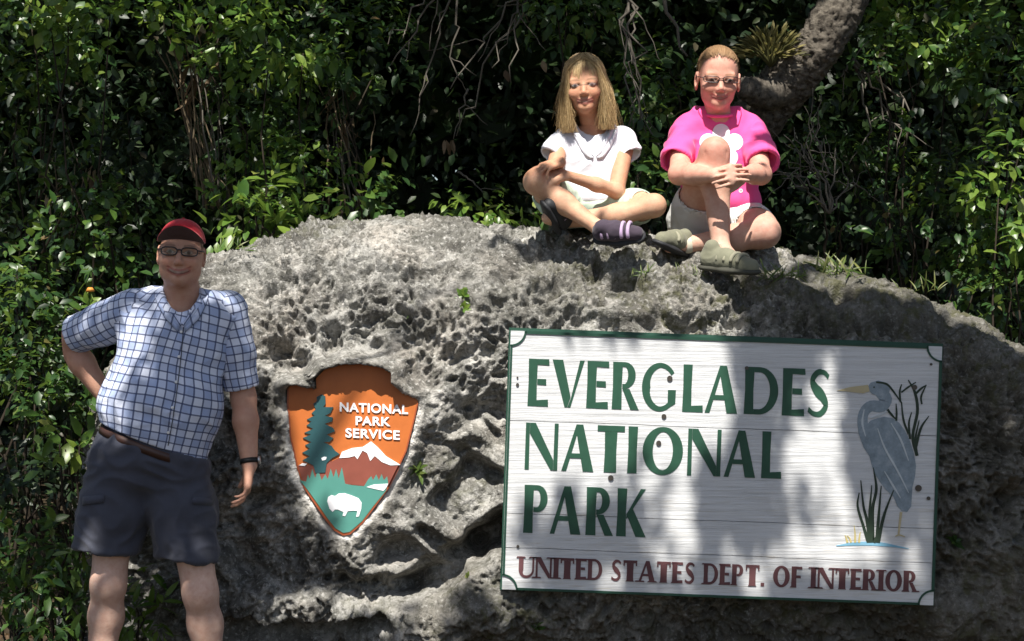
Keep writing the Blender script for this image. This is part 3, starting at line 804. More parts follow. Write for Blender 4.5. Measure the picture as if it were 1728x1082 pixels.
LEAF_MASS = {w: leaf_shape(w, flat=True) for w in (0.5, 0.62)}
LEAF_HI = {w: leaf_shape(w, True, droop=0.55 if w < .1 else 0.22) for w in (0.09, 0.28, 0.5, 0.62)}

def frames(d, nrm):
    d = d / (np.linalg.norm(d, axis=1, keepdims=True) + 1e-9)
    z = nrm - d * np.sum(nrm * d, 1, keepdims=True); z /= np.linalg.norm(z, axis=1, keepdims=True) + 1e-9
    x = np.cross(d, z)
    return np.stack([x, d, z], -1)          # columns

def leaf_mesh(name, pos, d, nrm, size, width=0.5, mat=None, hi=False, rnd=None, mass=False):
    V0, F0 = (LEAF_MASS if mass else LEAF_HI if hi else LEAF_LO)[width]
    M = frames(np.asarray(d, float), np.asarray(nrm, float)); n = len(pos)
    V = np.einsum('nij,kj->nki', M, V0) * np.asarray(size)[:, None, None] + np.asarray(pos)[:, None, :]
    F = (F0[None] + (np.arange(n) * len(V0))[:, None, None]).reshape(-1, 3)
    me = mesh_from(name, V.reshape(-1, 3), F, True, mat)
    r = RNG.rand(n) if rnd is None else rnd
    pt_attr(me, 'rnd', np.repeat(r, len(V0)))
    return me

def unit(v): v = np.asarray(v, float); return v / (np.linalg.norm(v) + 1e-9)
def rvec(n): v = RNG.normal(size=(n, 3)); return v / np.linalg.norm(v, axis=1, keepdims=True)

def sprigs(centers, outdir, per, size, up=0.6):
    """leaves set alternately along short twigs"""
    n = len(centers); pos, d, nr, sz = [], [], [], []
    tw = outdir + 0.5 * rvec(n) + np.array([0, 0, 0.15]); tw /= np.linalg.norm(tw, axis=1, keepdims=True)
    for k in range(per):
        f = (k + RNG.rand(n)) / per
        side = rvec(n); side -= tw * np.sum(side * tw, 1, keepdims=True); side /= np.linalg.norm(side, axis=1, keepdims=True) + 1e-9
        pos.append(centers + tw * (f * size * 2.2)[:, None] + side * size * 0.1)
        d.append(0.55 * tw + side + np.array([0, 0, -0.25]))
        nr.append(rvec(n) * 0.55 + np.array([0, -0.25, up + 0.2]))
        sz.append(size * (0.4 + 0.95 * RNG.rand(n) ** 1.3))
    return np.concatenate(pos), np.concatenate(d), np.concatenate(nr), np.concatenate(sz)

_single = {}
def single_leaf(parent, pos, d, nrm, size, width, mat):
    """one leaf as an object of its own sharing mesh data"""
    key = (width, mat.name, RNG.randint(4))
    if key not in _single:
        V0, F0 = LEAF_HI[width]
        me = mesh_from('leaf', V0, F0, True, mat); pt_attr(me, 'rnd', np.full(len(V0), 0.35 + 0.17 * key[2])); _single[key] = me
    o = bpy.data.objects.new('leaf', _single[key]); COL.objects.link(o)
    M = frames(np.array([d]), np.array([nrm]))[0]
    o.parent = parent
    o.matrix_local = Matrix.Translation(Vector(pos) - parent.location) @ Matrix(M.tolist()).to_4x4() @ Matrix.Scale(float(size), 4)
    return o

def curve_to(a, b, sag=0.0, wob=0.05, n=9):
    a, b = np.asarray(a, float), np.asarray(b, float); L = np.linalg.norm(b - a)
    t = np.linspace(0, 1, n)[:, None]; p = a * (1 - t) + b * t
    p[1:-1] += RNG.normal(size=(n - 2, 3)) * wob * L * 0.35
    p[:, 2] += sag * np.sin(np.pi * t[:, 0]) * L
    return p

def shrub(name, label, px, py, Y, rx, ry, ry_m, nclus, size, mat, width=0.5, base=None, per=6, singles=24, stems=5, cat='shrub', group='shrubs of the thicket', face=0.0, smat=None):
    c = P(px, py, Y); k = (CAM_D + Y) / CAM_D / PPM; rad = np.array([rx * k, ry_m, ry * k])
    bp = np.array([c[0], Y, 0.0]) if base is None else np.asarray(base, float)
    root = empty(name, bp, label, cat, group)
    u = rvec(nclus) * (RNG.rand(nclus, 1) ** 0.4)
    if face: u[:, 1] -= face
    cen = c + u * rad
    nz = perlin(cen * 2.6 + px * 0.01); keep = nz > (-0.20 if nclus > 60 else -0.5); cen = cen[keep]; u = u[keep]
    pos, d, nr, sz = sprigs(cen, u, per, size)
    fo = link('foliage', leaf_mesh('foliage', pos, d, nr, sz, width, mat), None, root)
    tag(fo, kind='stuff')
    order = np.argsort(cen[:, 1])
    pick = order[:max(1, int(len(order) * 0.5))]
    ends = cen[RNG.choice(len(cen), min(stems, len(cen)), replace=False)]
    for e in ends:
        pts = curve_to(bp + np.r_[RNG.normal(size=2) * 0.05, -0.02], e, 0.02, 0.07)
        link('stem', mesh_from('stem', *tube(pts, np.linspace(0.009, 0.003, len(pts)), 6), True, smat or M_STEM), None, root)
    for i in RNG.choice(pick, min(singles, len(pick)), replace=False):
        dd = u[i] + rvec(1)[0] * 0.7 + np.array([0, -0.5, -0.1])
        single_leaf(root, cen[i] + rvec(1)[0] * size * 0.6, dd, rvec(1)[0] * 0.35 + np.array([0, -0.45, 0.8]), size * RNG.uniform(1.0, 1.45), width, mat)
    return root

SHRUBS = [
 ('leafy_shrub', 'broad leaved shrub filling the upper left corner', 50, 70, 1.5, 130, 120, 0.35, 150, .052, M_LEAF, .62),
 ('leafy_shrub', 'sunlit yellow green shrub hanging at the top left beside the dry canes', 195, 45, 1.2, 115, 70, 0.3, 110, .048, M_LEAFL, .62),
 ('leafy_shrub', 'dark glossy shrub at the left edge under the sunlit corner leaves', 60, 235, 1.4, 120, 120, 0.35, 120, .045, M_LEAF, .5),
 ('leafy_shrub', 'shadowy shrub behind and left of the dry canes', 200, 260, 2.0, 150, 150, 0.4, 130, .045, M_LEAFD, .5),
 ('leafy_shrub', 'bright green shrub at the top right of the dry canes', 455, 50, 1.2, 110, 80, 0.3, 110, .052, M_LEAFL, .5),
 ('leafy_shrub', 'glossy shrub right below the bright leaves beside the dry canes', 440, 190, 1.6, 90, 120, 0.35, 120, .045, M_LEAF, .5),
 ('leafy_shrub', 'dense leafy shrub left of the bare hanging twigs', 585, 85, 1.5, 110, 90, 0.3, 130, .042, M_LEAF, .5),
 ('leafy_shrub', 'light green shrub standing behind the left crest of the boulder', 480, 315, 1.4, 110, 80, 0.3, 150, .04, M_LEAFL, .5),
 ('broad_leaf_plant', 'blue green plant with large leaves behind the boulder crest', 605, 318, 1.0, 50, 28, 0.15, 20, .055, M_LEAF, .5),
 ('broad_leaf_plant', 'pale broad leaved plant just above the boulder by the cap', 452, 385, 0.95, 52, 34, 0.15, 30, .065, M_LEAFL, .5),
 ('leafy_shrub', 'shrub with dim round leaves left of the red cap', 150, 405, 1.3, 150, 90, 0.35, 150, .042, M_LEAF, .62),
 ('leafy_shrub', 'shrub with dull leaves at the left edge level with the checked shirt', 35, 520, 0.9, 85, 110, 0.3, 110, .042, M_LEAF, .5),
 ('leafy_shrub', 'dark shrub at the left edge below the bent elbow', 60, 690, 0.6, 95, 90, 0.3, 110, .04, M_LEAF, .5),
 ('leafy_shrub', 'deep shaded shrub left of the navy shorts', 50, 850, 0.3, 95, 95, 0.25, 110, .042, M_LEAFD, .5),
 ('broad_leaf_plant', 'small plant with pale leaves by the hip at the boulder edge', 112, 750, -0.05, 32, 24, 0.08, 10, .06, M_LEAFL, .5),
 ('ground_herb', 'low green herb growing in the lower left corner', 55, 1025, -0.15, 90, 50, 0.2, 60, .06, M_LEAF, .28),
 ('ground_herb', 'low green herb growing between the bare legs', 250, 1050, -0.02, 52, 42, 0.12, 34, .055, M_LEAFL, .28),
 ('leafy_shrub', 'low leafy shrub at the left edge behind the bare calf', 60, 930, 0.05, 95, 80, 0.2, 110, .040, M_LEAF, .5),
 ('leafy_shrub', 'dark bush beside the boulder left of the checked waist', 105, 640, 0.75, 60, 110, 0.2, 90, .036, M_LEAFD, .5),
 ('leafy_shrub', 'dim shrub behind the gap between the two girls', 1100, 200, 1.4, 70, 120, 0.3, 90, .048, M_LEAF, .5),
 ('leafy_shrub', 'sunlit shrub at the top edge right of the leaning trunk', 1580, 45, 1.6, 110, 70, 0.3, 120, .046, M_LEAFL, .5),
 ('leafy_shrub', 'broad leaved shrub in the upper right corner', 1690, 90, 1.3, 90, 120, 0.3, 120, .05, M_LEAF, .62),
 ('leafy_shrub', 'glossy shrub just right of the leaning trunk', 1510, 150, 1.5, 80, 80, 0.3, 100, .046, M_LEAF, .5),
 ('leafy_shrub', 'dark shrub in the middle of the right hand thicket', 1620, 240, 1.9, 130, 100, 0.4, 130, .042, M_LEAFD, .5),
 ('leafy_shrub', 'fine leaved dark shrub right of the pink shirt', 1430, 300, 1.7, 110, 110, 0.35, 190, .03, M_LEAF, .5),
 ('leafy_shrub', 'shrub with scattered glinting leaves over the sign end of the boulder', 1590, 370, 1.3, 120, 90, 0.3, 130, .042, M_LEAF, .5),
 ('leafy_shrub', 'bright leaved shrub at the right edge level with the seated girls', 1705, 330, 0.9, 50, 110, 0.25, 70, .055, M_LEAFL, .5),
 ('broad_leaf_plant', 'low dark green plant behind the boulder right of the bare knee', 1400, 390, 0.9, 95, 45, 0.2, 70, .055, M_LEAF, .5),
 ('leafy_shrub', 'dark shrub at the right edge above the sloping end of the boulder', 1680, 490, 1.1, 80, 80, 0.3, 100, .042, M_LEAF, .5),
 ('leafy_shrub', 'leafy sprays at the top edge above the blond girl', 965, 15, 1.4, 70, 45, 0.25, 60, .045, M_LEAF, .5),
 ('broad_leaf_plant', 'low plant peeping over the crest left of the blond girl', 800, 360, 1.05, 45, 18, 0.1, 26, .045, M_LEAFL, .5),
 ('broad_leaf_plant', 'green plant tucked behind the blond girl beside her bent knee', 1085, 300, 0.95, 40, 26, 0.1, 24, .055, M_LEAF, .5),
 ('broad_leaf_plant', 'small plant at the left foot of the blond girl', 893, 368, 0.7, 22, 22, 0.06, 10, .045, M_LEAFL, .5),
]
for s in SHRUBS:
    name, label, px, py, Y, rx, ry, rm, nc, size, mat, width = s
    low = name != 'leafy_shrub'
    base = None
    if low and py < 400: base = np.array([P(px, py, Y)[0], Y, max(0, rock_top(P(px, py, Y)[0], Y))]) if Y < 1.3 else None
    shrub(name, label, px, py, Y, rx, ry, rm, nc, size * 1.22, mat, width, base, per=7 if not low else 6, singles=min(30, nc // 3), stems=3,
          cat='shrub' if not low else 'plant', group='shrubs of the thicket' if not low else 'low plants around the boulder')

# ------------------------------------------------------------------ deep thicket behind, read as one mass
def thicket():
    n = 46000
    pos = np.c_[RNG.uniform(-4.6, 4.6, n), 2.2 + 3.2 * RNG.rand(n), 0.1 + 4.4 * RNG.rand(n)]
    dark = np.exp(-((pos[:, 0] + 0.25) / 0.75) ** 2)                  # a hollow of bare shade above the boulder
    keep = ~((dark > 0.35) & (pos[:, 1] < 3.6))
    pos = pos[keep]; n = len(pos)
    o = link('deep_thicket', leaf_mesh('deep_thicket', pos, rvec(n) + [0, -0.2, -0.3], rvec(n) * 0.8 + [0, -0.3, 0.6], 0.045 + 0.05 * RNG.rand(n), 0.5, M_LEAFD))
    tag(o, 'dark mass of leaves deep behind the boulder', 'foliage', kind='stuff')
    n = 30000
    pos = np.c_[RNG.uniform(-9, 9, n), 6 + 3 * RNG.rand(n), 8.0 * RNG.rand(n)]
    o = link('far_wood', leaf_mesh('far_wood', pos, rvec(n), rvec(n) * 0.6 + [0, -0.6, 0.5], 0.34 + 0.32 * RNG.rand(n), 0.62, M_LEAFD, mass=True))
    tag(o, 'far dark wood closing the view behind the thicket', 'wood', kind='stuff')
thicket()

# ------------------------------------------------------------------ leaning tree on the right with its crown overhead
def rough_tube(pts, rad, seg=40, n=160, amp=0.012, freq=9):
    pr = spline(np.c_[pts, rad], n); V, F = tube(pr[:, :3], pr[:, 3], seg)
    axis = np.repeat(pr[:, :3], seg, 0); nn = V - axis; nn /= np.linalg.norm(nn, axis=1, keepdims=True) + 1e-9
    tt = np.repeat(np.linspace(0, 1, n), seg); an = np.tile(np.linspace(0, 2 * np.pi, seg, endpoint=False), n)
    q = np.c_[np.cos(an) * 2.6, np.sin(an) * 2.6, tt * freq]
    dd = (0.5 - np.abs(perlin(q * 1.7 + 3 * 0.4 * perlin(q)[:, None]))) * 1.0 + 0.5 * (0.4 - np.abs(perlin(q * np.array([3, 3, 2.2])))) + 0.25 * fbm(V * 8, 3)
    return V + nn * (amp * dd)[:, None], F
tree = empty('leaning_tree', (P(1150, 400, 1.7)[0], 1.7, 0.25), 'leaning tree with thick ridged grey trunk behind the girl in pink', 'tree')
tp = np.array([P(1130, 760, 1.75), P(1180, 450, 1.72), P(1215, 300, 1.6), P(1290, 182, 1.45), P(1345, 122, 1.35), P(1395, 55, 1.3), P(1432, -30, 1.35), P(1450, -180, 1.4), P(1380, -420, 1.2), P(1300, -700, 0.8)])
tr = np.array([.15, .13, .115, .105, .098, .092, .096, .10, .09, .07])
V, F = rough_tube(tp, tr, 60, 320, 0.030, 34)
link('trunk', mesh_from('trunk', V, F, True, M_BARK), None, tree)
V, F = rough_tube(np.array([P(1440, -60, 1.40), P(1490, -90, 1.5), P(1540, -160, 1.75), P(1600, -350, 1.9)]), np.array([.08, .08, .07, .06]), 30, 80, 0.02, 10)
link('limb', mesh_from('limb', V, F, True, M_BARK), None, tree)
V, F = rough_tube(np.array([P(1330, 150, 1.36), P(1290, 160, 1.28), P(1262, 150, 1.22), P(1250, 142, 1.2)]), np.array([.07, .06, .05, .03]), 26, 40, 0.02, 5)
link('broken_stub', mesh_from('broken_stub', V, F, True, M_BARK), None, tree)

# ------------------------------------------------------------------ overhead leaf canopy that dapples the light
def blobs(px, py, base, lst):
    s = np.full(px.shape, base)
    for x, y, rx, ry, dv in lst:
        s = s + dv * np.exp(-(((px - x) / rx) ** 2 + ((py - y) / ry) ** 2))
    return s
FRONT = [(580, 450, 300, 120, -.95), (380, 470, 60, 60, -.4), (600, 720, 120, 130, -.35), (760, 850, 110, 130, -.45), (480, 1010, 120, 45, -.5), (430, 640, 60, 90, .15), (420, 900, 60, 110, .45),
         (1600, 640, 190, 200, .5), (1420, 520, 180, 50, .5), (1660, 900, 90, 220, .5), (1200, 1050, 420, 40, .35), (1000, 450, 140, 60, -.35), (950, 520, 90, 35, .25),
         (960, 660, 120, 110, -.45), (1160, 640, 95, 90, -.5), (1160, 750, 70, 50, -.5), (1330, 800, 36, 90, -.75), (1395, 760, 45, 90, -.5), (1415, 610, 16, 50, -.7), (1550, 605, 30, 20, -.5), (1200, 935, 60, 40, -.35),
         (1400, 950, 60, 40, -.4), (1560, 710, 25, 60, -.35), (1255, 850, 80, 90, .6), (1290, 690, 28, 130, .55), (1500, 680, 80, 110, .4), (960, 900, 120, 60, .2), (1250, 566, 200, 18, .35), (1290, 1040, 40, 25, -.6), (1020, 1020, 40, 25, -.5), (1690, 600, 60, 30, -.5)]
MAN = [(350, 580, 45, 80, -.8), (240, 540, 50, 35, -.8), (160, 560, 60, 25, -.7), (230, 640, 60, 55, -.25), (300, 690, 60, 40, .1), (250, 800, 130, 90, .3), (170, 1030, 45, 60, -.3), (345, 960, 45, 80, -.35), (415, 720, 40, 60, -.2), (300, 385, 60, 40, -.9), (300, 455, 60, 40, -.4)]
GIRLS = [(1000, 290, 130, 110, -.5), (1220, 270, 120, 130, -.55), (1290, 200, 30, 40, .2), (1000, 130, 60, 60, -.35), (1210, 120, 50, 60, -.4), (1290, 400, 60, 30, -.3), (1230, 400, 40, 60, .15)]
BACK = [(120, 40, 150, 90, -.75), (230, 60, 60, 60, -.3), (410, 20, 60, 60, -.6), (500, 90, 150, 70, -.45), (320, 90, 40, 60, -.25), (480, 330, 90, 60, -.3), (460, 385, 40, 30, -.4), (80, 280, 70, 40, -.15), (1305, 105, 50, 45, -.7), (1380, 60, 42, 75, -1.1), (1330, 165, 30, 20, -.4), (1420, 140, 60, 60, .3), (760, 60, 110, 60, -.35), (1075, 150, 30, 120, -.3),
        (1560, 30, 120, 60, -.5), (1660, 60, 70, 60, -.4), (1500, 130, 60, 70, -.35), (1700, 320, 50, 100, -.55), (1380, 270, 80, 60, -.15), (800, 260, 160, 120, .4), (300, 300, 130, 90, .25), (150, 180, 120, 60, .2), (1600, 220, 110, 60, .2), (1450, 400, 90, 50, .2)]
def canopy():
    def lands(Y, x0, x1, y0, y1, n, base, lst, amp, seed, keepout=None):
        px = RNG.uniform(x0, x1, n); py = RNG.uniform(y0, y1, n)
        q = np.c_[px / 50, py / 50, np.full(n, seed)]
        nz = amp * (perlin(q) + 0.6 * perlin(q * 2.3 + 7))
        s = blobs(px, py, base, lst) + nz
        k = RNG.rand(n) < sstep(0.40, 0.66, s)
        px, py = px[k], py[k]
        kk = (CAM_D + Y) / CAM_D / PPM
        p = np.c_[(px - 864) * kk, np.full(len(px), Y), CAM_Z + (541 - py) * kk]
        z = RNG.uniform(4.6, 6.6, len(p)); return p + SUN[None] * ((z - p[:, 2]) / SUN[2])[:, None]
    L = [lands(-0.06, 330, 1900, 380, 1250, 24000, .42, FRONT, .34, 1.5), lands(-0.42, -250, 430, 350, 1250, 11000, .42, MAN, .40, 4.5),
         lands(0.22, 1270, 1950, 430, 640, 6500, .78, [(1360, 460, 40, 20, -.5), (1540, 500, 40, 15, -.5), (1690, 590, 40, 20, -.5)], .30, 20.5), lands(0.42, 840, 1420, 40, 470, 6500, .42, GIRLS, .40, 8.5), lands(1.25, -300, 2000, -500, 480, 36000, .64, BACK, .34, 12.5)]
    pos = np.concatenate(L); n = len(pos)
    half = pos[:, 0] + 0.5 * RNG.normal(size=n) < -0.2
    return pos, half
cpos, chalf = canopy()
extra = np.c_[RNG.uniform(-6, 6, 26000), RNG.uniform(1.5, 9, 26000), RNG.uniform(4.2, 7.5, 26000)]
def crown_mesh(pos, lo=0.055, hi=0.095):
    n = len(pos); return leaf_mesh('crown', pos, rvec(n) + [0, 0, -0.2], rvec(n) * 0.7 + SUN * 0.9, RNG.uniform(lo, hi, n), 0.62, M_LEAF, mass=True)
tag(link('crown', crown_mesh(np.concatenate([cpos[~chalf]])), None, tree), kind='stuff')
tag(link('crown', crown_mesh(extra, 0.14, 0.24), None, tree), kind='stuff')
over = empty('overhanging_tree', (-3.4, -3.6, 0), 'tree beside the boulder whose leafy boughs dapple the stone with shade', 'tree')
tag(link('crown', crown_mesh(cpos[chalf]), None, over), kind='stuff')
V, F = rough_tube(np.array([(-3.4, -3.6, -0.1), (-3.4, -3.6, 1.2), (-3.3, -3.6, 2.8), (-2.8, -3.6, 4.2), (-1.8, -3.6, 5.0), (-0.4, -3.7, 5.4)]), np.array([.2, .16, .14, .11, .07, .03]), 24, 60, 0.02, 10)
link('trunk', mesh_from('trunk', V, F, True, M_BARK), None, over)
for e in [(-3.0, -1.2, 6.2), (-0.6, -2.8, 6.4), (0.8, -3.4, 5.9), (-2.4, -2.0, 6.6)]:
    link('limb', mesh_from('limb', *tube(curve_to((-2.5, -3.6, 4.5), e, 0.03, 0.05), np.linspace(.04, .008, 9), 8), True, M_BARK), None, over)

# ------------------------------------------------------------------ bare twigs, canes, vine
def twig_spray(name, label, start, ends, r0=0.007, mat=M_TWIG, cat='twigs', group=None, sub=3):
    root = empty(name, start, label, cat, group)
    for e in ends:
        pts = curve_to(start, e, 0.03, 0.09, 10)
        tw = link('twig', mesh_from('twig', *tube(pts, np.linspace(r0, r0 * 0.4, 10), 5), True, mat), None, root)
        for _ in range(sub):
            i = RNG.randint(3, 9); b = pts[i] + (pts[-1] - pts[0]) * RNG.uniform(.12, .28) + RNG.normal(size=3) * [.09, .05, .09]
            link('side_twig', mesh_from('side_twig', *tube(curve_to(pts[i], b, 0.02, 0.08, 6), np.linspace(r0 * .5, r0 * .25, 6), 4), True, mat), None, tw)
    return root
twig_spray('bare_twigs', 'bare grey twigs hanging from the top edge above the boulder crest', P(780, -60, 1.3), [P(660, 110, 1.3), P(655, 75, 1.2), P(705, 170, 1.35), P(760, 150, 1.3)], 0.007, sub=2)
twig_spray('bare_twigs', 'arching grey twigs in the dark hollow left of the blond girl', P(900, -40, 1.4), [P(760, 150, 1.4), P(830, 115, 1.3), P(770, 230, 1.4), P(862, 140, 1.3)], 0.007, sub=2)
twig_spray('fallen_twig', 'pale fallen twig low in the dark hollow behind the boulder', P(772, 290, 1.5), [P(815, 325, 1.5)], 0.006, sub=1)
twig_spray('hanging_vine', 'pale knotted vine hanging between the two girls', P(1062, -40, 1.1), [P(1074, 130, 1.1), P(1080, 205, 1.08), P(1060, 215, 1.05), P(1092, 230, 1.1)], 0.007, sub=2)
twig_spray('dead_stick', 'straight pale stick leaning in from the top edge beside the girl in pink', P(1105, -30, 1.2), [P(1160, 95, 1.2)], 0.012, sub=0)
twig_spray('bare_twigs', 'thin twigs tangled in the thicket right of the leaning trunk', P(1440, 100, 1.5), [P(1460, 150, 1.4), P(1475, 260, 1.5), P(1545, 200, 1.45), P(1530, 245, 1.5), P(1420, 130, 1.4)], 0.008, sub=3)
twig_spray('bare_twigs', 'dry tangle of thin stems behind the pink sleeve', P(1400, 360, 1.2), [P(1340, 215, 1.25), P(1360, 240, 1.2), P(1380, 200, 1.3), P(1330, 270, 1.2), P(1410, 250, 1.25), P(1440, 300, 1.3), P(1345, 300, 1.2)], 0.006, sub=6)
def canes(name, label, px0, px1, pyb, pyt, Y, n, lean):
    root = empty(name, (P((px0 + px1) / 2, pyb, Y)[0], Y, 0.2), label, 'canes')
    for i in range(n):
        x = RNG.uniform(px0, px1); yy = Y + RNG.normal() * 0.1
        a = P(x + RNG.normal() * 14, pyb + RNG.uniform(-30, 30), yy); b = P(x + lean + RNG.normal() * 22, pyt + RNG.uniform(-40, 120), yy)
        link('cane', mesh_from('cane', *tube(curve_to(a, b, 0.01, 0.035, 8), np.linspace(0.0055, 0.003, 8) * RNG.uniform(.6, 1.3), 5), True, M_CANE if i % 3 else M_TWIG), None, root)
    m = n * 2
    q = np.array([P(RNG.uniform(px0, px1) + lean * 0.7, RNG.uniform(pyt, (pyb + pyt) / 2), Y - 0.05) for _ in range(m)])
    link('dry_leaves', leaf_mesh('dry_leaves', q, rvec(m) * 0.5 + [0, 0, -0.8], rvec(m), RNG.uniform(.05, .12, m), 0.28, M_LEAFDRY), None, root)
canes('dry_canes', 'tall bundle of dry brown canes left of the glossy shrub', 330, 400, 330, 20, 1.5, 20, -40)
canes('dry_canes', 'thin leaning dry canes behind the boulder left of the dark hollow', 560, 620, 370, 140, 1.6, 10, -20)
canes('dry_canes', 'dim upright canes at the left behind the cap', 60, 200, 420, 250, 1.7, 8, 5)

# air plant on the trunk and a hanging dead leaf cluster
epi = empty('air_plant', P(1310, 110, 1.25), 'tuft of tan curled fern growing on the leaning trunk', 'plant')
n = 260; u = rvec(n) * np.array([1, .6, .75]); u[:, 2] = np.abs(u[:, 2])
q = P(1300, 98, 1.24) + u * RNG.rand(n, 1) ** .5 * np.array([.15, .09, .16])
link('fronds', leaf_mesh('fronds', q, u + [0, -.2, .2], rvec(n) * .5 + [0, -.5, .6], RNG.uniform(.035, .06, n), 0.28, M_EPI), None, epi)['kind'] = 'stuff'
for k in range(16):
    a = R(-80 + 10 * k); e = P(1298 + 58 * math.sin(a) + RNG.normal() * 5, 82 - 40 * math.cos(a), 1.14)
    link('frond', mesh_from('frond', *tube(curve_to(P(1300, 112, 1.22), e, .12, .05, 7), np.linspace(.007, .003, 7), 5), True, M_EPI), None, epi)
dl = twig_spray('withered_spray', 'withered tan leaf cluster dangling in the dark hollow', P(790, 150, 1.25), [P(765, 235, 1.25)], 0.005, sub=1, cat='twigs')
for k in range(6):
    single_leaf(dl, P(763 + RNG.normal() * 5, 236, 1.25), rvec(1)[0] * .4 + [0, -.2, -1], rvec(1)[0] + [0, -1, .3], .07, .28, M_LEAFDRY)
for i, (x, y, lab) in enumerate([(852, 118, 'single reddish dead leaf hanging in the hollow near the twigs'), (915, 102, 'single orange dead leaf hanging left of the blond hair')]):
    o = link('dead_leaf', leaf_mesh('dead_leaf', np.array([P(x, y, 1.2)]), np.array([[.3, -.2, -1.]]), np.array([[-.3, -1, .5]]), np.array([.055]), .5, M_LEAFDRY, True))
    tag(o, lab, 'leaf')

# ------------------------------------------------------------------ tufts on the boulder
def tuft(name, label, px, py, n, size, spread, mat, width=0.28, upd=(0, -.25, .8), cat='grass', group='tufts growing on the boulder', Y=None):
    c = on_rock(px, py) if Y is None else P(px, py, Y)
    root = empty(name, c, label, cat, group)
    for i in range(n):
        d = rvec(1)[0] * spread + np.array(upd)
        size_ = size * .72 if width < .1 else size
        single_leaf(root, c + rvec(1)[0] * size * np.array([.9, .2, .12] if width < .1 else [.12, .12, .12]), d, rvec(1)[0] * .4 + np.array([0, -.8, .5]), size_ * RNG.uniform(.35, 1.25), width, mat)
    return root
tuft('grass_tuft', 'dry grass tuft on the boulder shoulder beside the red cap', 395, 420, 22, .075, .8, M_GRASS, .09)
tuft('grass_tuft', 'spiky grass tuft on the crest right of the bare knee', 1322, 470, 48, .10, 1.0, M_GRASS, .09)
tuft('grass_tuft', 'dark grass clump on the crest behind the sign corner', 1415, 465, 54, .12, .9, M_GRASS, .09)
tuft('grass_tuft', 'upright grass sprig near the right end of the crest', 1547, 490, 19, .10, .5, M_GRASS, .09)
tuft('grass_tuft', 'green grass patch on the crest below the crossed shoes', 1165, 462, 35, .06, 1.0, M_GRASS, .09)
tuft('grass_tuft', 'low grass on the crest at the left of the grey sneaker', 1085, 465, 32, .06, 1.0, M_GRASS, .09)
tuft('fern_sprig', 'small fern sprig sprouting high on the boulder face', 783, 500, 26, .032, .8, M_LEAFL, .5, (0, -.5, .6), 'fern')
tuft('fern_sprig', 'lower part of small fern below the high sprig on the stone', 782, 522, 14, .030, .8, M_LEAFL, .5, (0, -.5, .2), 'fern')
tuft('fern_sprig', 'bright fern sprig at the right edge of the arrowhead emblem', 705, 795, 24, .065, 1.0, M_GRASS, .28, (-.1, -.6, .5), 'fern')
tuft('fern_sprig', 'tiny yellowish sprig on the crest of the boulder', 822, 380, 12, .035, .8, M_LEAFL, .5, (0, -.4, .8), 'fern')
tuft('fern_sprig', 'small green sprig on the stone right of the sign', 1612, 915, 16, .055, 1.0, M_LEAF, .28, (0, -.5, .5), 'fern')
tuft('fern_sprig', 'pale sprig under the lower ledge of the boulder', 905, 1060, 12, .05, .8, M_LEAF, .28, (0, -.4, .8), 'fern')
tuft('fern_sprig', 'faint olive sprig on the face above the emblem', 690, 530, 10, .025, 1.0, M_GRASS, .28, (0, -.5, .4), 'fern')
tuft('fern_sprig', 'mossy sprig low on the stone left of the sign', 790, 975, 14, .03, 1.0, M_GRASS, .5, (0, -.6, .5), 'fern')
# weed with an orange bud behind the man's shoulder
wd = tuft('flowering_weed', 'leafy weed with an orange bud above the checked sleeve', 150, 515, 9, .06, .8, M_LEAFL, .5, (0, -.4, .7), 'weed', 'low plants around the boulder', Y=0.3)
link('stem', mesh_from('stem', *tube(curve_to(P(148, 560, .3), P(151, 492, .28), 0, .03), .003, 5), True, M_GRASS), None, wd)
M_ORANGE = simple('orange_petal', (0.55, 0.22, 0.04), 0.5, 0.3, 0.2, 60)
V, F = tube(np.array([P(146, 492, .28), P(150, 489, .27), P(155, 489, .27), P(159, 491, .28)]), [.004, .010, .009, .003], 8)
link('bud', mesh_from('bud', V, F, True, M_ORANGE), None, wd)

# litter of dead leaves on the ground
n = 5000
gp = np.c_[RNG.uniform(-4, 4, n), RNG.uniform(-1.6, 2.2, n), np.zeros(n)]; gp[:, 2] = 0.02 + 0.05 * RNG.rand(n)
o = link('leaf_litter', leaf_mesh('leaf_litter', gp, rvec(n) * [1, 1, .2], rvec(n) * .4 + [0, 0, 1], RNG.uniform(.04, .09, n), .5, M_LEAFDRY))
tag(o, 'scattered dead leaves lying on the ground at the foot of the boulder', 'leaf litter', kind='stuff')
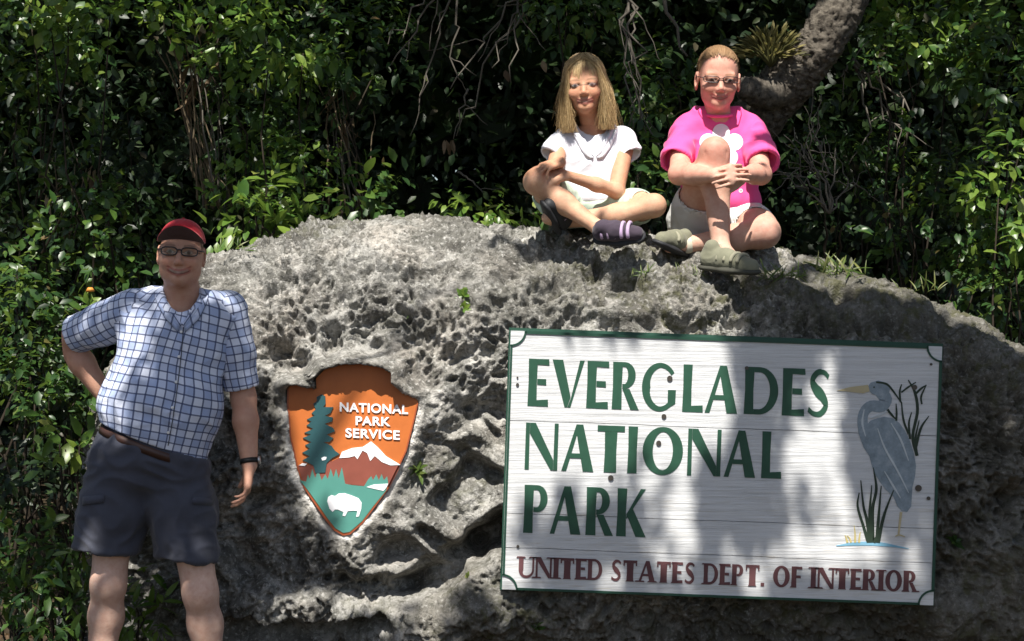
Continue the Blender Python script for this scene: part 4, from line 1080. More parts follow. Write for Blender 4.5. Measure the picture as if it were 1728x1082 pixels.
# ------------------------------------------------------------------ bodies and clothes as smooth signed-distance solids
class Solid:
    def __init__(self, lo, hi, vox):
        self.lo = np.asarray(lo, float); self.vox = vox
        self.n = np.ceil((np.asarray(hi, float) - self.lo) / vox).astype(int) + 1
        self.f = np.full(self.n, 0.5, np.float32)
    def blank(self):
        t = Solid.__new__(Solid); t.lo, t.vox, t.n = self.lo, self.vox, self.n; t.f = np.full(self.n, 0.5, np.float32); return t
    def _box(self, mn, mx, m):
        a = np.clip(np.floor((np.asarray(mn) - m - self.lo) / self.vox).astype(int), 0, self.n)
        b = np.clip(np.ceil((np.asarray(mx) + m - self.lo) / self.vox).astype(int) + 1, 0, self.n)
        if np.any(b <= a): return None, None
        ax = [self.lo[i] + self.vox * np.arange(a[i], b[i]) for i in range(3)]
        g = np.stack(np.meshgrid(*ax, indexing='ij'), -1).astype(np.float32)
        return tuple(slice(a[i], b[i]) for i in range(3)), g
    def _put(self, sl, d, k, mode):
        cur = self.f[sl]; d = d.astype(np.float32)
        if mode == 'sub':
            d = -d
            if k > 0:
                h = np.maximum(k - np.abs(cur - d), 0) / k; self.f[sl] = np.maximum(cur, d) + h * h * k * 0.25
            else: self.f[sl] = np.maximum(cur, d)
        else:
            if k > 0:
                h = np.maximum(k - np.abs(cur - d), 0) / k; self.f[sl] = np.minimum(cur, d) - h * h * k * 0.25
            else: self.f[sl] = np.minimum(cur, d)
    def cone(self, a, b, ra, rb, k=0.02, mode='add', squash=None):
        """tapered capsule; squash=(axis, factor) flattens it along an axis"""
        a, b = np.asarray(a, np.float32), np.asarray(b, np.float32); r = max(ra, rb)
        sl, g = self._box(np.minimum(a, b) - r, np.maximum(a, b) + r, 0.03 + k)
        if sl is None: return self
        ab = b - a; L2 = float(ab @ ab) + 1e-12
        pa = g - a; t = np.clip((pa @ ab) / L2, 0, 1)
        v = pa - t[..., None] * ab
        if squash is not None:
            ax = np.asarray(squash[0], np.float32); c = v @ ax
            v = v + ax * (c * (1 / squash[1] - 1))[..., None]
        d = np.sqrt(np.sum(v * v, -1)) - (ra + (rb - ra) * t)
        if squash is not None: d = d * min(1.0, squash[1] + 0.15)
        self._put(sl, d, k, mode); return self
    def chain(self, pts, rad, k=0.02, mode='add', squash=None):
        for i in range(len(pts) - 1): self.cone(pts[i], pts[i + 1], rad[i], rad[i + 1], k, mode, squash)
        return self
    def ell(self, c, r, k=0.02, rot=None, mode='add'):
        c = np.asarray(c, np.float32); r = np.asarray(r, np.float32); m = r.max() if rot is not None else r
        sl, g = self._box(c - m, c + m, 0.03 + k)
        if sl is None: return self
        p = g - c
        if rot is not None: p = p @ np.asarray(rot, np.float32)
        k0 = np.sqrt(np.sum((p / r) ** 2, -1)); k1 = np.sqrt(np.sum((p / r ** 2) ** 2, -1)) + 1e-6
        d = np.where(k0 < 1e-3, -r.min(), k0 * (k0 - 1) / k1)
        self._put(sl, d, k, mode); return self
    def cut(self, point, normal):
        """remove the half-space in the direction of the normal"""
        n = unit(normal).astype(np.float32)
        ax = [self.lo[i] + self.vox * np.arange(self.n[i]) for i in range(3)]
        d = ((ax[0] - point[0]) * n[0])[:, None, None] + ((ax[1] - point[1]) * n[1])[None, :, None] + ((ax[2] - point[2]) * n[2])[None, None, :]
        self.f = np.maximum(self.f, d.astype(np.float32)); return self
    def mesh(self):
        f = self.f.copy()
        for ax in range(3):
            s = [slice(None)] * 3; s[ax] = 0; f[tuple(s)] = 0.5; s[ax] = -1; f[tuple(s)] = 0.5
        ins = f < 0; n = np.array(f.shape)
        cnt = np.zeros(n - 1, np.int8)
        for dx in (0, 1):
            for dy in (0, 1):
                for dz in (0, 1):
                    cnt += ins[dx:n[0] - 1 + dx, dy:n[1] - 1 + dy, dz:n[2] - 1 + dz]
        act = (cnt > 0) & (cnt < 8); cells = np.argwhere(act)
        idx = np.full(n - 1, -1, np.int32); idx[act] = np.arange(len(cells))
        C = np.array([[x, y, z] for x in (0, 1) for y in (0, 1) for z in (0, 1)])
        vals = np.stack([f[cells[:, 0] + c[0], cells[:, 1] + c[1], cells[:, 2] + c[2]] for c in C], 1)
        acc = np.zeros((len(cells), 3)); num = np.zeros(len(cells))
        for i in range(8):
            for j in range(i + 1, 8):
                if np.abs(C[i] - C[j]).sum() == 1:
                    m = (vals[:, i] < 0) != (vals[:, j] < 0)
                    t = vals[m, i] / (vals[m, i] - vals[m, j])
                    acc[m] += C[i] + t[:, None] * (C[j] - C[i]); num[m] += 1
        V = self.lo + self.vox * (cells + acc / num[:, None])
        Fs = []
        for ax in range(3):
            a = [slice(0, -1) if i == ax else slice(1, -1) for i in range(3)]
            b = [slice(1, None) if i == ax else slice(1, -1) for i in range(3)]
            A, B = ins[tuple(a)], ins[tuple(b)]
            e = np.argwhere(A != B); flip = A[tuple(e.T)]
            off = np.array([0 if i == ax else 1 for i in range(3)]); e = e + off
            u, w = [i for i in range(3) if i != ax]
            du = np.zeros(3, int); du[u] = 1; dw = np.zeros(3, int); dw[w] = 1
            q = np.stack([idx[tuple((e - du - dw).T)], idx[tuple((e - dw).T)], idx[tuple(e.T)], idx[tuple((e - du).T)]], 1)
            fl = flip if ax != 1 else ~flip
            q = np.where(fl[:, None], q, q[:, ::-1]); Fs.append(q)
        return V, np.concatenate(Fs)

def relax(V, F, it=2, lam=0.5):
    """light Laplacian smoothing of a quad mesh"""
    e = np.concatenate([F[:, [0, 1]], F[:, [1, 2]], F[:, [2, 3]], F[:, [3, 0]]])
    deg = np.bincount(e[:, 0], minlength=len(V)).astype(float) + np.bincount(e[:, 1], minlength=len(V))
    for _ in range(it):
        s = np.zeros_like(V)
        for c in range(3):
            s[:, c] = np.bincount(e[:, 0], V[e[:, 1], c], len(V)) + np.bincount(e[:, 1], V[e[:, 0], c], len(V))
        V = V + lam * (s / deg[:, None] - V)
    return V

def normals(V, F):
    a = np.cross(V[F[:, 2]] - V[F[:, 0]], V[F[:, 3]] - V[F[:, 1]]); n = np.zeros_like(V)
    for i in range(4):
        for c in range(3): n[:, c] += np.bincount(F[:, i], a[:, c], len(V))
    return n / (np.linalg.norm(n, axis=1, keepdims=True) + 1e-12)

# ---- materials
def skin_material():
    t = NT('skin'); co = t.coord()
    c = t.attr('tone'); c = t.mix(t.ramp(t.noise(45, 4, 0.6, co), [(0.35, 0.0), (0.72, 0.38)]), c, (0.40, 0.15, 0.10))
    t.set(color=c, rough=0.58, spec=0.3, sss=0.06)
    t.b.inputs['Subsurface Radius'].default_value = (0.012, 0.004, 0.002); t.b.inputs['Subsurface Scale'].default_value = 1.0
    t.bump(t.math('ADD', t.noise(260, 3, 0.6, co), t.noise(40, 4, 0.6, co)), 0.3, 0.004)
    return t.m
M_SKIN = skin_material()
def cloth_material(name, color, vary=0.12, rough=0.85, weave=420):
    t = NT(name); co = t.coord()
    c = t.mix(t.noise(12, 4, 0.6, co), tuple(x * (1 - vary) for x in color), tuple(min(1, x * (1 + vary)) for x in color))
    t.set(color=c, rough=rough, spec=0.15, sheen=0.15)
    h = t.math('ADD', t.math('MULTIPLY', t.noise(weave, 2, 0.5, co), 0.2), t.noise(22, 3, 0.5, co, 1.0))
    t.bump(h, 0.35, 0.006)
    return t.m
def plaid_material():
    t = NT('blue_white_checked_cotton'); uv = t.attr('weave', 'Vector')
    s = t.node('ShaderNodeSeparateXYZ'); t.link(uv, s.inputs[0])
    def band(x, per, lo, hi):
        f = t.math('FRACT', t.math('DIVIDE', x, per)); return t.math('MULTIPLY', t.math('GREATER_THAN', f, lo), t.math('LESS_THAN', f, hi))
    per = 0.0295
    la, lb = band(s.outputs[0], per, 0.0, 0.18), band(s.outputs[1], per, 0.0, 0.18)
    wa, wb = band(s.outputs[0], per * 2, 0.60, 1.0), band(s.outputs[1], per * 2, 0.60, 1.0)
    c = t.mix(t.math('MULTIPLY', t.math('ADD', wa, wb), 0.36), (0.60, 0.64, 0.76), (0.22, 0.30, 0.52))
    c = t.mix(t.math('MULTIPLY', la, 0.82), c, (0.035, 0.05, 0.12)); c = t.mix(t.math('MULTIPLY', lb, 0.82), c, (0.035, 0.05, 0.12))
    co = t.coord(); t.set(color=c, rough=0.85, spec=0.15)
    t.bump(t.math('ADD', t.noise(18, 3, 0.5, co, 1.2), t.math('MULTIPLY', t.noise(420, 2, 0.5, co), 0.15)), 0.4, 0.008)
    return t.m
M_PLAID = plaid_material()
M_NAVY = cloth_material('navy_twill', (0.052, 0.056, 0.075), 0.25)
M_WHITE = cloth_material('white_cotton', (0.66, 0.67, 0.73), 0.04)
M_PINK = cloth_material('hot_pink_cotton', (0.78, 0.085, 0.28), 0.08)
M_MINT = cloth_material('pale_mint_cotton', (0.42, 0.52, 0.42), 0.1)
M_OFFW = cloth_material('off_white_shorts', (0.60, 0.60, 0.58), 0.06)
M_CAP = cloth_material('red_cap_cloth', (0.40, 0.018, 0.03), 0.15)
M_CAPU = cloth_material('dark_brim_cloth', (0.05, 0.02, 0.02), 0.2)  # brim underside, darker than the rest of the cap
M_BELT = simple('brown_leather_belt', (0.045, 0.02, 0.014), 0.45, 0.4, 0.3)
M_FRAME = simple('dark_spectacle_frame', (0.012, 0.012, 0.014), 0.3, 0.5, 0.1)
M_SHOEG = cloth_material('olive_grey_sneaker', (0.17, 0.17, 0.12), 0.35)
M_SHOEO = simple('dark_olive_sole', (0.05, 0.05, 0.04), 0.7, 0.2, 0.3)
M_STRAPG = cloth_material('grey_tan_strap', (0.27, 0.26, 0.19), 0.3)
M_SHOEB = simple('black_rubber', (0.022, 0.023, 0.026), 0.6, 0.3, 0.3)
M_SHOEP = cloth_material('purple_strap', (0.40, 0.29, 0.44), 0.3)
M_SHOED = cloth_material('dark_purple_mesh', (0.05, 0.038, 0.054), 0.4)
M_SOCK = cloth_material('pale_sock', (0.5, 0.47, 0.38), 0.1)
M_STRAP = simple('black_watch_strap', (0.012, 0.012, 0.012), 0.5, 0.4, 0.1)
M_STEEL = simple('watch_steel', (0.45, 0.45, 0.46), 0.3, 0.5, 0.1, metal=0.8)
M_BUTTON = simple('white_button', (0.7, 0.7, 0.7), 0.4, 0.4, 0.05)
def lens_material():
    t = NT('spectacle_lens'); g = t.node('ShaderNodeBsdfGlossy'); g.inputs['Roughness'].default_value = 0.05
    tr = t.node('ShaderNodeBsdfTransparent'); tr.inputs['Color'].default_value = (0.97, 0.98, 0.97, 1)
    fr = t.node('ShaderNodeFresnel'); fr.inputs['IOR'].default_value = 1.45
    mx = t.node('ShaderNodeMixShader'); t.link(fr.outputs[0], mx.inputs[0]); t.link(tr.outputs[0], mx.inputs[1]); t.link(g.outputs[0], mx.inputs[2]); t.link(mx.outputs[0], t.out.inputs[0])
    return t.m
M_LENS = lens_material()
def hair_material(name, dark, mid, light):
    t = NT(name); c = t.ramp(t.attr('rnd', 'Fac'), [(0.0, dark), (0.5, mid), (1.0, light)])
    t.set(color=c, rough=0.42, spec=0.4); return t.m
M_HAIRB = hair_material('straw_blond_hair', (0.15, 0.09, 0.04), (0.38, 0.26, 0.12), (0.62, 0.47, 0.26))
M_HAIRR = hair_material('reddish_blond_hair', (0.12, 0.07, 0.035), (0.27, 0.16, 0.085), (0.46, 0.31, 0.18))

# ---- head
class Head:
    """local axes: x image right, y forward out of the face, z up; origin under the chin, unit = chin to crown"""
    def __init__(self, chin, H, yaw=0, pitch=0, roll=0, child=False):
        self.o = np.asarray(chin, float); self.H = H; self.child = child
        m = Matrix.Rotation(R(roll), 3, 'Y') @ Matrix.Rotation(R(yaw), 3, 'Z') @ Matrix.Rotation(R(pitch), 3, 'X')
        self.M = np.array(m @ Matrix(((1, 0, 0), (0, -1, 0), (0, 0, 1))))        # columns: local axes in world (y forward = -Y world)
    def w(self, x, y, z): return self.o + self.M @ (np.array([x, y, z], float) * self.H)
    def loc(self, p): return (np.asarray(p) - self.o) @ self.M / self.H
    def add(self, s, smile=0.3, full=1.0):
        H, M = self.H, self.M
        self.zf = zf = .915 if self.child else 1.0; mw = self.mw = 1.0 if self.child else 1.3
        low = lambda c: (c[0], c[1], c[2] * zf if .12 < c[2] < .615 else c[2])
        e = lambda c, r, k=0.05, mode='add': s.ell(self.w(*low(c)), np.array(r) * H, k * H, M, mode)
        c_ = lambda a, b, ra, rb, k=0.05, mode='add': s.cone(self.w(*low(a)), self.w(*low(b)), ra * H, rb * H, k * H, mode)
        e((0, -.08, .63), (.335, .41, .37), .02)
        e((0, .06, .40), (.285 * full * (.95 if self.child else 1), .30, .36), .10)
        jw = .12 if self.child else .16
        c_((-jw * full, .05, .20), (0, .20, .085), .115, .085 if self.child else .095, .10); c_((jw * full, .05, .20), (0, .20, .085), .115, .085 if self.child else .095, .10)
        e((0, .245, .085), (.10, .085, .07), .06)
        for q in (-1, 1):
            e((q * .165, .215, .37), (.115, .10, .10), .08)                        # cheek
            e((q * .15, .375, .52), (.085, .07, .05), .05, 'sub')                   # eye socket
            e((q * .148, .268, .512), (.070, .072, .060), .012)                      # eyeball
            c_((q * .07, .325, .560), (q * .22, .272, .556), .017, .014, .02)      # upper lid
            c_((q * .08, .318, .474), (q * .21, .268, .478), .012, .010, .02)      # lower lid
            e((q * .045, .365 if self.child else .385, .342), (.036, .045, .030), .03)                       # nostril wing
            e((q * .35 * (1 if full < 1.02 else 1.02), -.05, .46), (.035, .10, .16), .03)   # ear
            e((q * .365, -.01, .47), (.02, .05, .09), .02, 'sub')
        c_((-.2, .27, .60), (.2, .27, .60), .035, .035, .08)                        # brow
        c_((0, .325, .53), (0, .405 if self.child else .43, .375 if self.child else .365), .028 if self.child else .032, .044 if self.child else .052, .05)                         # nose
        up = smile * .045
        mz = .215
        c_((-.135 * mw, .262, mz + up), (-.05, .335, mz + .014), .016, .026, .03); c_((.135 * mw, .262, mz + up), (.05, .335, mz + .014), .016, .026, .03); c_((-.05, .338, mz + .012), (.05, .338, mz + .012), .024, .024, .02)
        c_((-.11 * mw, .265, mz - .02 + up * .5), (0, .325, mz - .05), .018, .034, .03); c_((.11 * mw, .265, mz - .02 + up * .5), (0, .325, mz - .05), .018, .034, .03)
        c_((-.15 * mw, .29, mz - .018 + up * 1.5), (0, .40, mz - .018), .008, .012, .015, 'sub'); c_((.15 * mw, .29, mz - .018 + up * 1.5), (0, .40, mz - .018), .008, .012, .015, 'sub')
        for q in (-1, 1): c_((q * .085, .375, .34), (q * .175, .315, mz + .01), .006, .006, .04, 'sub')       # cheek crease
        self.up = up; self.mz = mz
    def paint(self, V, tone, lip, brow, iris, teeth=True, hairline=None, haircol=None):
        q = self.loc(V); x, y, z = q[:, 0], q[:, 1], q[:, 2]; ax = np.abs(x); fr = (y > .15) & (z > 0) & (z < 1)
        T = tone.copy(); z = np.where((z > .1) & (z < .66), z / self.zf, z)
        def put(mask, col, a=1.0):
            a = np.clip(mask, 0, 1)[:, None] * a; T[:] = T * (1 - a) + np.array(col) * a
        put(fr * sstep(.13, .05, np.hypot(ax - .18, (z - .36))) , tone.mean(0) * np.array([1.05, .80, .76]), .45)
        put(fr * sstep(.09, .03, np.hypot(x, z - .36)), tone.mean(0) * np.array([1.05, .82, .78]), .35)
        am = ax / self.mw; cz = self.mz - .018 + self.up * 1.2 * np.clip(am / .14, 0, 1) ** 2
        lipm = fr * sstep(.16, .13, am) * sstep(.062, .045, np.abs(z - cz + .006)) * (y > .22)
        put(lipm, lip, .8)
        op = sstep(.125, .10, am) * sstep(.021, .013, np.abs(z - cz)) * fr
        put(op, teeth if teeth else (.06, .02, .02), .9)
        put(fr * sstep(.15, .12, am) * sstep(.012, .004, np.abs(z - cz + .026)), (.05, .015, .015), .75)
        ez = .514; ex = ax - .148
        alm = .032 * (1 - np.clip(ex / .075, -1, 1) ** 2)
        put(fr * sstep(.014, .0, np.abs(z - ez) - alm - .004), (.12, .07, .055), .8)
        put(fr * sstep(.006, -.004, np.abs(z - ez) - alm + .004), (.30, .265, .24), 1)
        put(fr * sstep(.006, -.004, np.abs(z - ez) - alm + .004) * sstep(.036, .026, np.hypot(ex, z - ez)), iris, 1)
        put(fr * sstep(.006, -.004, np.abs(z - ez) - alm + .004) * sstep(.017, .011, np.hypot(ex, z - ez)), (.01, .01, .01), 1)
        bz = .60 + .02 * np.cos((ax - .15) * 14)
        put(fr * sstep(.024, .012, np.abs(z - bz)) * sstep(.05, .08, ax) * sstep(.26, .22, ax), brow, .75)
        if hairline is not None:
            put(hairline(x, y, z), haircol, 1)
        return T

def body_object(parent, solids, tones, name='body'):
    Vs, Fs, o = [], [], 0
    for s in solids:
        v, f = s.mesh(); v = relax(v, f, 1, 0.35); Vs.append(v); Fs.append(f + o); o += len(v)
    V, F = np.concatenate(Vs), np.concatenate(Fs)
    me = mesh_from(name, V, F, True, M_SKIN); pt_attr(me, 'tone', tones(V))
    return link(name, me, None, parent), V
def base_tone(V, c, amp=.10):
    n = fbm(V * 9, 3); T = np.array(c)[None] * (1 + amp * n[:, None]); return np.clip(T, 0, 1)

def cloth_object(name, parent, s, mat, folds=0.004, freq=(16, 16, 7), seed=0, uv=None, it=2, calm=None):
    V, F = s.mesh(); V = relax(V, F, it, 0.5); N = normals(V, F)
    q = V * np.array(freq) + seed; q = q + 0.8 * np.stack([perlin(V * 5 + seed), perlin(V * 5 + seed + 9), perlin(V * 5 + seed + 21)], 1)
    d = folds * ((0.45 - np.abs(perlin(q))) * 1.4 + 0.5 * perlin(V * 11 + seed))
    if calm is not None: d = d * (.15 + .85 * sstep(.005, .05, -((V - calm[0]) @ unit(calm[1]))))
    W = V + N * d[:, None]
    me = mesh_from(name, W, F, True, mat)
    if uv is not None: pt_attr(me, 'weave', uv(V))
    return link(name, me, None, parent), W

def hand(s, wrist, d, palm, handed=1, scale=1.0, curl=(.3, .35, .4, .45), thumb=0.5, spread=0.16, k=.003, lens=None, thumb_curl=.3):
    """d: towards the fingers; palm: the way the palm faces; fingers curl towards palm. handed: +1 puts the thumb on side cross(d, palm)"""
    d = unit(d); palm = unit(palm - d * np.dot(d, palm)); side = np.cross(d, palm) * handed; w = np.asarray(wrist, float); S = scale
    kn = []
    for i in range(4):
        f = (1.5 - i) / 1.5
        kp = w + d * (.088 - .006 * abs(i - 1)) * S + side * (.032 * f) * S
        s.cone(w + side * .016 * f * S + d * .008 * S, kp, .016 * S, .0125 * S, .012 * S); kn.append((kp, f))
    s.cone(w + side * .028 * S + d * .02 * S - palm * -.008 * S, w + side * .018 * S + d * .055 * S, .013 * S, .014 * S, .012 * S)
    L = [.072, .080, .075, .058] if lens is None else lens
    for i, (kp, f) in enumerate(kn):
        p = kp; ang = 0; dd = unit(d + side * spread * f)
        for j, (lf, c) in enumerate(((.45, .8), (.30, 1.2), (.25, .9))):
            ang += curl[i] * c
            v = dd * math.cos(ang) + palm * math.sin(ang); q = p + v * L[i] * lf * S
            r0 = (.0080 - .0006 * j - (.001 if i == 3 else 0)) * S
            s.cone(p, q, r0, r0 - .0007 * S, k * S if j == 0 else .002 * S); p = q
    tb = w + side * .030 * S + d * .022 * S; td = unit(d * .75 + side * thumb + palm * thumb_curl)
    m = tb + td * .036 * S; s.cone(tb, m, .0135 * S, .0112 * S, .008 * S)
    td2 = unit(td + palm * thumb_curl * .8 + d * .3); s.cone(m, m + td2 * .030 * S, .0108 * S, .0085 * S, .003 * S)

def strands(name, parent, paths, radii, mat, rnd):
    """many thin three-sided hairs in one mesh"""
    Pt = np.array(paths); m, n = Pt.shape[:2]
    tan = np.gradient(Pt, axis=1); tan /= np.linalg.norm(tan, axis=2, keepdims=True) + 1e-9
    a = np.cross(tan, np.array([.31, .87, .2])); a /= np.linalg.norm(a, axis=2, keepdims=True) + 1e-9; b = np.cross(tan, a)
    r = np.asarray(radii)[:, None] * np.linspace(1, .4, n)[None]
    V = np.stack([Pt + r[..., None] * (math.cos(t) * a + math.sin(t) * b) for t in (0, 2.094, 4.189)], 2)      # strand, point, side
    i = np.arange(m * n * 3).reshape(m, n, 3)
    F = np.concatenate([np.stack([i[:, :-1, k], i[:, :-1, (k + 1) % 3], i[:, 1:, (k + 1) % 3], i[:, 1:, k]], -1).reshape(-1, 4) for k in range(3)])
    me = mesh_from(name, V.reshape(-1, 3), F, True, mat); pt_attr(me, 'rnd', np.repeat(rnd, n * 3))
    return link(name, me, None, parent)

def spectacles(parent, h, wx, hz, cz, r, yy=.36, bend=.05, rect=3.0):
    """two rimmed lenses, bridge and temples; head-local units"""
    fr = []; ang = np.linspace(0, 2 * np.pi, 28)
    lens_rings = []
    for q in (-1, 1):
        cx = q * (wx + .035)
        c, s_ = np.cos(ang), np.sin(ang)
        X = cx + wx * np.sign(c) * np.abs(c) ** (2 / rect); Z = cz + hz * np.sign(s_) * np.abs(s_) ** (2 / rect)
        ring = np.array([h.w(x, yy - bend * (abs(x) / .3) ** 2, z) for x, z in zip(X, Z)])
        fr.append(tube(ring, r, 6, False)); lens_rings.append(ring)
        fr.append(tube(np.array([h.w(q * (2 * wx + .035), yy - bend * ((2 * wx + .035) / .3) ** 2, cz + hz * .4), h.w(q * .36, .16, cz + hz * .4), h.w(q * .365, -.02, cz + hz * .3)]), r, 6))
    fr.append(tube(np.array([h.w(-.04, yy, cz + hz * .3), h.w(0, yy + .01, cz + hz * .5), h.w(.04, yy, cz + hz * .3)]), r, 6))
    V, F = join(fr); g = link('glasses', mesh_from('glasses', V, F, True, M_FRAME), None, parent)
    for ring in lens_rings:
        V = np.concatenate([ring[:-1], [ring[:-1].mean(0) + h.M[:, 1] * .002]]); m = len(ring) - 1
        link('lens', mesh_from('lens', V, [(i, (i + 1) % m, m) for i in range(m)], True, M_LENS), None, g)
    return g

def front_of(o, px, py, Yd=-.45):
    w = o.matrix_world.inverted(); a0 = w @ cam.location; d0 = (w @ Vector(P(px, py, 0)) - a0).normalized()
    hit, loc, nr, _ = o.ray_cast(a0, d0)
    return (np.array(o.matrix_world @ loc), np.array(nr)) if hit else (P(px, py, Yd), np.array([0, -1, 0]))
def slab(A, B, th):
    """thin sheet between two 3D rails, with thickness towards +Y"""
    n = len(A); V = np.concatenate([A, B, A + [0, th, -.002], B + [0, th, 0]]); F = []
    for i in range(n - 1): F += [(i, i + 1, n + i + 1, n + i), (2 * n + i + 1, 2 * n + i, 3 * n + i, 3 * n + i + 1), (i, 2 * n + i, 2 * n + i + 1, i + 1), (n + i + 1, 3 * n + i + 1, 3 * n + i, n + i)]
    return V, F + [(0, n, 3 * n, 2 * n), (n - 1, 3 * n - 1, 4 * n - 1, 2 * n - 1)]
def collar(parent, shirt, inn, out, mat, Yd, weave=False):
    A = spline([P(*p) for p in inn], 14); o = np.array(out, float); sl = np.r_[0, np.cumsum(np.hypot(*np.diff(o, axis=0).T))]; tt = np.linspace(0, sl[-1], 14); o = np.c_[np.interp(tt, sl, o[:, 0]), np.interp(tt, sl, o[:, 1])]
    B = np.array([front_of(shirt, x, y, Yd)[0] for x, y in o]); B[:, 1] = np.minimum(B[:, 1], np.maximum(A[:, 1] + .02, B[:, 1])) - .007
    M = (A + B) / 2; M[:, 1] -= .004; V1, F1 = slab(A, M, .004); V2, F2 = slab(M, B, .005); V, F = join([(V1, F1), (V2, F2)])
    me = mesh_from('collar', V, F, True, mat)
    if weave:
        u = np.linspace(0, .115, 14); rows = [np.c_[u, np.full(14, v)] for v in (.024, .042, .024, .042, .042, .060, .042, .060)]; pt_attr(me, 'weave', np.concatenate(rows))
    return link('collar', me, None, parent)

# ================================================================== the man leaning at the left of the boulder
def build_man():
    Yt = -0.30
    root = empty('person', (P(255, 1100, Yt)[0], Yt, 0), 'man in red cap, checked shirt and navy shorts leaning by the boulder', 'person')
    lo, hi = np.array([P(70, 1200, -.45)[0], -.62, -0.01]), np.array([P(455, 360, 0)[0], .05, P(300, 542, -.3)[2]])
    b = Solid(lo, hi, 0.0056)
    k = (CAM_D + Yt) / CAM_D / PPM
    h = Head(P(303, 481, -.37), .222, yaw=5, pitch=0, roll=3)
    hs = Solid(h.w(0, 0, .4) - np.array([.15, .22, 0]), h.w(0, 0, .4) + np.array([.15, .22, .2]), .0028) ; hs = Solid(np.array([hs.lo[0], hs.lo[1], P(300, 556, -.3)[2]]), hs.lo + hs.vox * hs.n, .0028)
    h.add(hs, smile=1.2, full=1.20)
    for t in (hs, b):
        t.cone(h.w(0, -.10, .18), P(308, 512, -.29), .060, .066, .03)
        t.cone(P(308, 506, -.29), P(300, 540, -.29), .066, .08, .03)
    # torso under the shirt
    b.ell(P(295, 590, Yt), (.185, .105, .18), .05); b.ell(P(272, 690, Yt - .02), (.185, .13, .16), .05); b.ell(P(255, 760, Yt), (.175, .12, .12), .05)
    sR, eR, wR = P(212, 528, -.28), P(110, 572, -.13), P(186, 680, -.13)
    sL, eL, wL = P(388, 535, -.28), P(411, 672, -.25), P(421, 784, -.30)
    b.chain([sR, eR], [.055, .046], .03); b.chain([eR, eR * .62 + wR * .38, wR], [.045, .046, .031], .02)
    b.chain([sL, eL], [.055, .045], .03); b.chain([eL, eL * .65 + wL * .35, wL], [.043, .045, .029], .02)
    hand(b, wR, P(215, 705, -.08) - wR, np.array([.3, -.4, .2]), -1, 1.0, (.5, .5, .5, .5))
    hand(b, wL, P(417, 830, -.31) - wL, np.array([-.85, -.15, -.1]), 1, 1.06, (.42, .42, .45, .5), .45, .06)
    # legs
    for hp, kn, an, toe in ((P(203, 765, Yt), P(183, 985, -.33), P(166, 1150, -.28), P(150, 1178, -.42)), (P(305, 785, Yt), P(338, 1000, -.34), P(358, 1158, -.28), P(375, 1186, -.42))):
        b.chain([hp, hp * .45 + kn * .55, kn], [.086, .071, .061], .03)
        b.ell(kn + [0, -.028, 0], (.034, .036, .045), .03)
        b.chain([kn, kn * .66 + an * .34 + [0, .018, 0], an], [.058, .060, .042], .03)
        b.chain([an, np.array([toe[0], toe[1], .045])], [.037, .036], .02)
    hl = lambda x, y, z: ((z > .40) & (y < .10) & (z > .52 - .5 * (y + .35)) & (np.abs(x) < .335 + .2 * (z > .62))) * 1.0
    def tones(V):
        T = base_tone(V, (.50, .285, .20)); q = h.loc(V)
        leg = V[:, 2] < P(0, 905, Yt)[2]
        T[leg] = base_tone(V[leg], (.62, .42, .33))
        Th = h.paint(V, T, (.36, .12, .10), (.16, .10, .06), (.04, .045, .05), (.30, .24, .20), hl, (.10, .06, .035))
        m = (q[:, 2] > -.02) & (q[:, 2] < 1.2) & (np.abs(q[:, 0]) < .6); T[m] = Th[m]
        return T
    body_object(root, [b, hs], tones)
    # shirt: trunk and two sleeves
    up = unit(P(303, 510, 0) - P(258, 745, 0)); rt = unit(np.cross(np.array([0, 1.0, 0]), up)); org = P(280, 640, Yt)
    def uv_t(V):
        q = V - org; x, y = q @ rt, -(V[:, 1] - Yt)
        return np.c_[np.arctan2(x, y + .06) * .205 + .012 * perlin(V * 6), q @ up + .010 * perlin(V * 5 + 4) + .35 * (x ** 2)]
    s = Solid(P(130, 800, -.45) + [0, -.2, 0], P(470, 470, -.1) + [0, .15, 0], 0.0045)
    s.cone(P(228, 528, -.29), P(374, 532, -.29), .078, .078, .05); s.cone(P(262, 512, -.29), P(352, 514, -.29), .05, .05, .05)
    s.ell(P(293, 588, Yt), (.205, .128, .19), .06); s.ell(P(273, 682, Yt - .02), (.216, .150, .175), .07); s.cone(P(266, 700, Yt - .01), P(258, 770, Yt - .01), .185, .195, .06, squash=((0, 1, 0), .78)); 
    hem = -np.array([P(165, 703, 0)[2] - P(335, 766, 0)[2], 0, P(335, 766, 0)[0] - P(165, 703, 0)[0]]); s.cut(P(258, 742, Yt), hem)
    s.cone(P(308, 520, -.335), P(305, 470, -.36), .058, .072, .01, 'sub'); s.cone(P(305, 545, -.50), P(307, 505, -.42), .016, .05, .01, 'sub')
    shirt, Vs = cloth_object('shirt', root, s, M_PLAID, .011, (12, 12, 7), 3, uv_t, calm=(P(258, 742, Yt), hem))
    def sleeve(a, e, ra, re, lo_, hi_, cutp, seed):
        s = Solid(lo_, hi_, .0042); ax = unit(e - a)
        s.chain([a - ax * .03, a + (e - a) * .45, e + ax * .05], [ra, (ra + re) / 2, re], .03); s.cut(cutp, ax)
        s.cone(e - ax * .035, e + ax * .08, re - .008, re - .006, .004, 'sub')
        sd = unit(np.cross(ax, [0, 1, .01])); th = np.cross(ax, sd)
        def uv(V):
            q = V - a; return np.c_[np.arctan2(q @ sd, q @ th) * (ra + re) / 2 + .01 * perlin(V * 7), q @ ax + .006 * perlin(V * 6)]
        return cloth_object('sleeve', root, s, M_PLAID, .005, (15, 15, 15), seed, uv)
    m = np.array([.14, .16, .14])
    a, e = P(218, 530, -.28), P(127, 565, -.155)
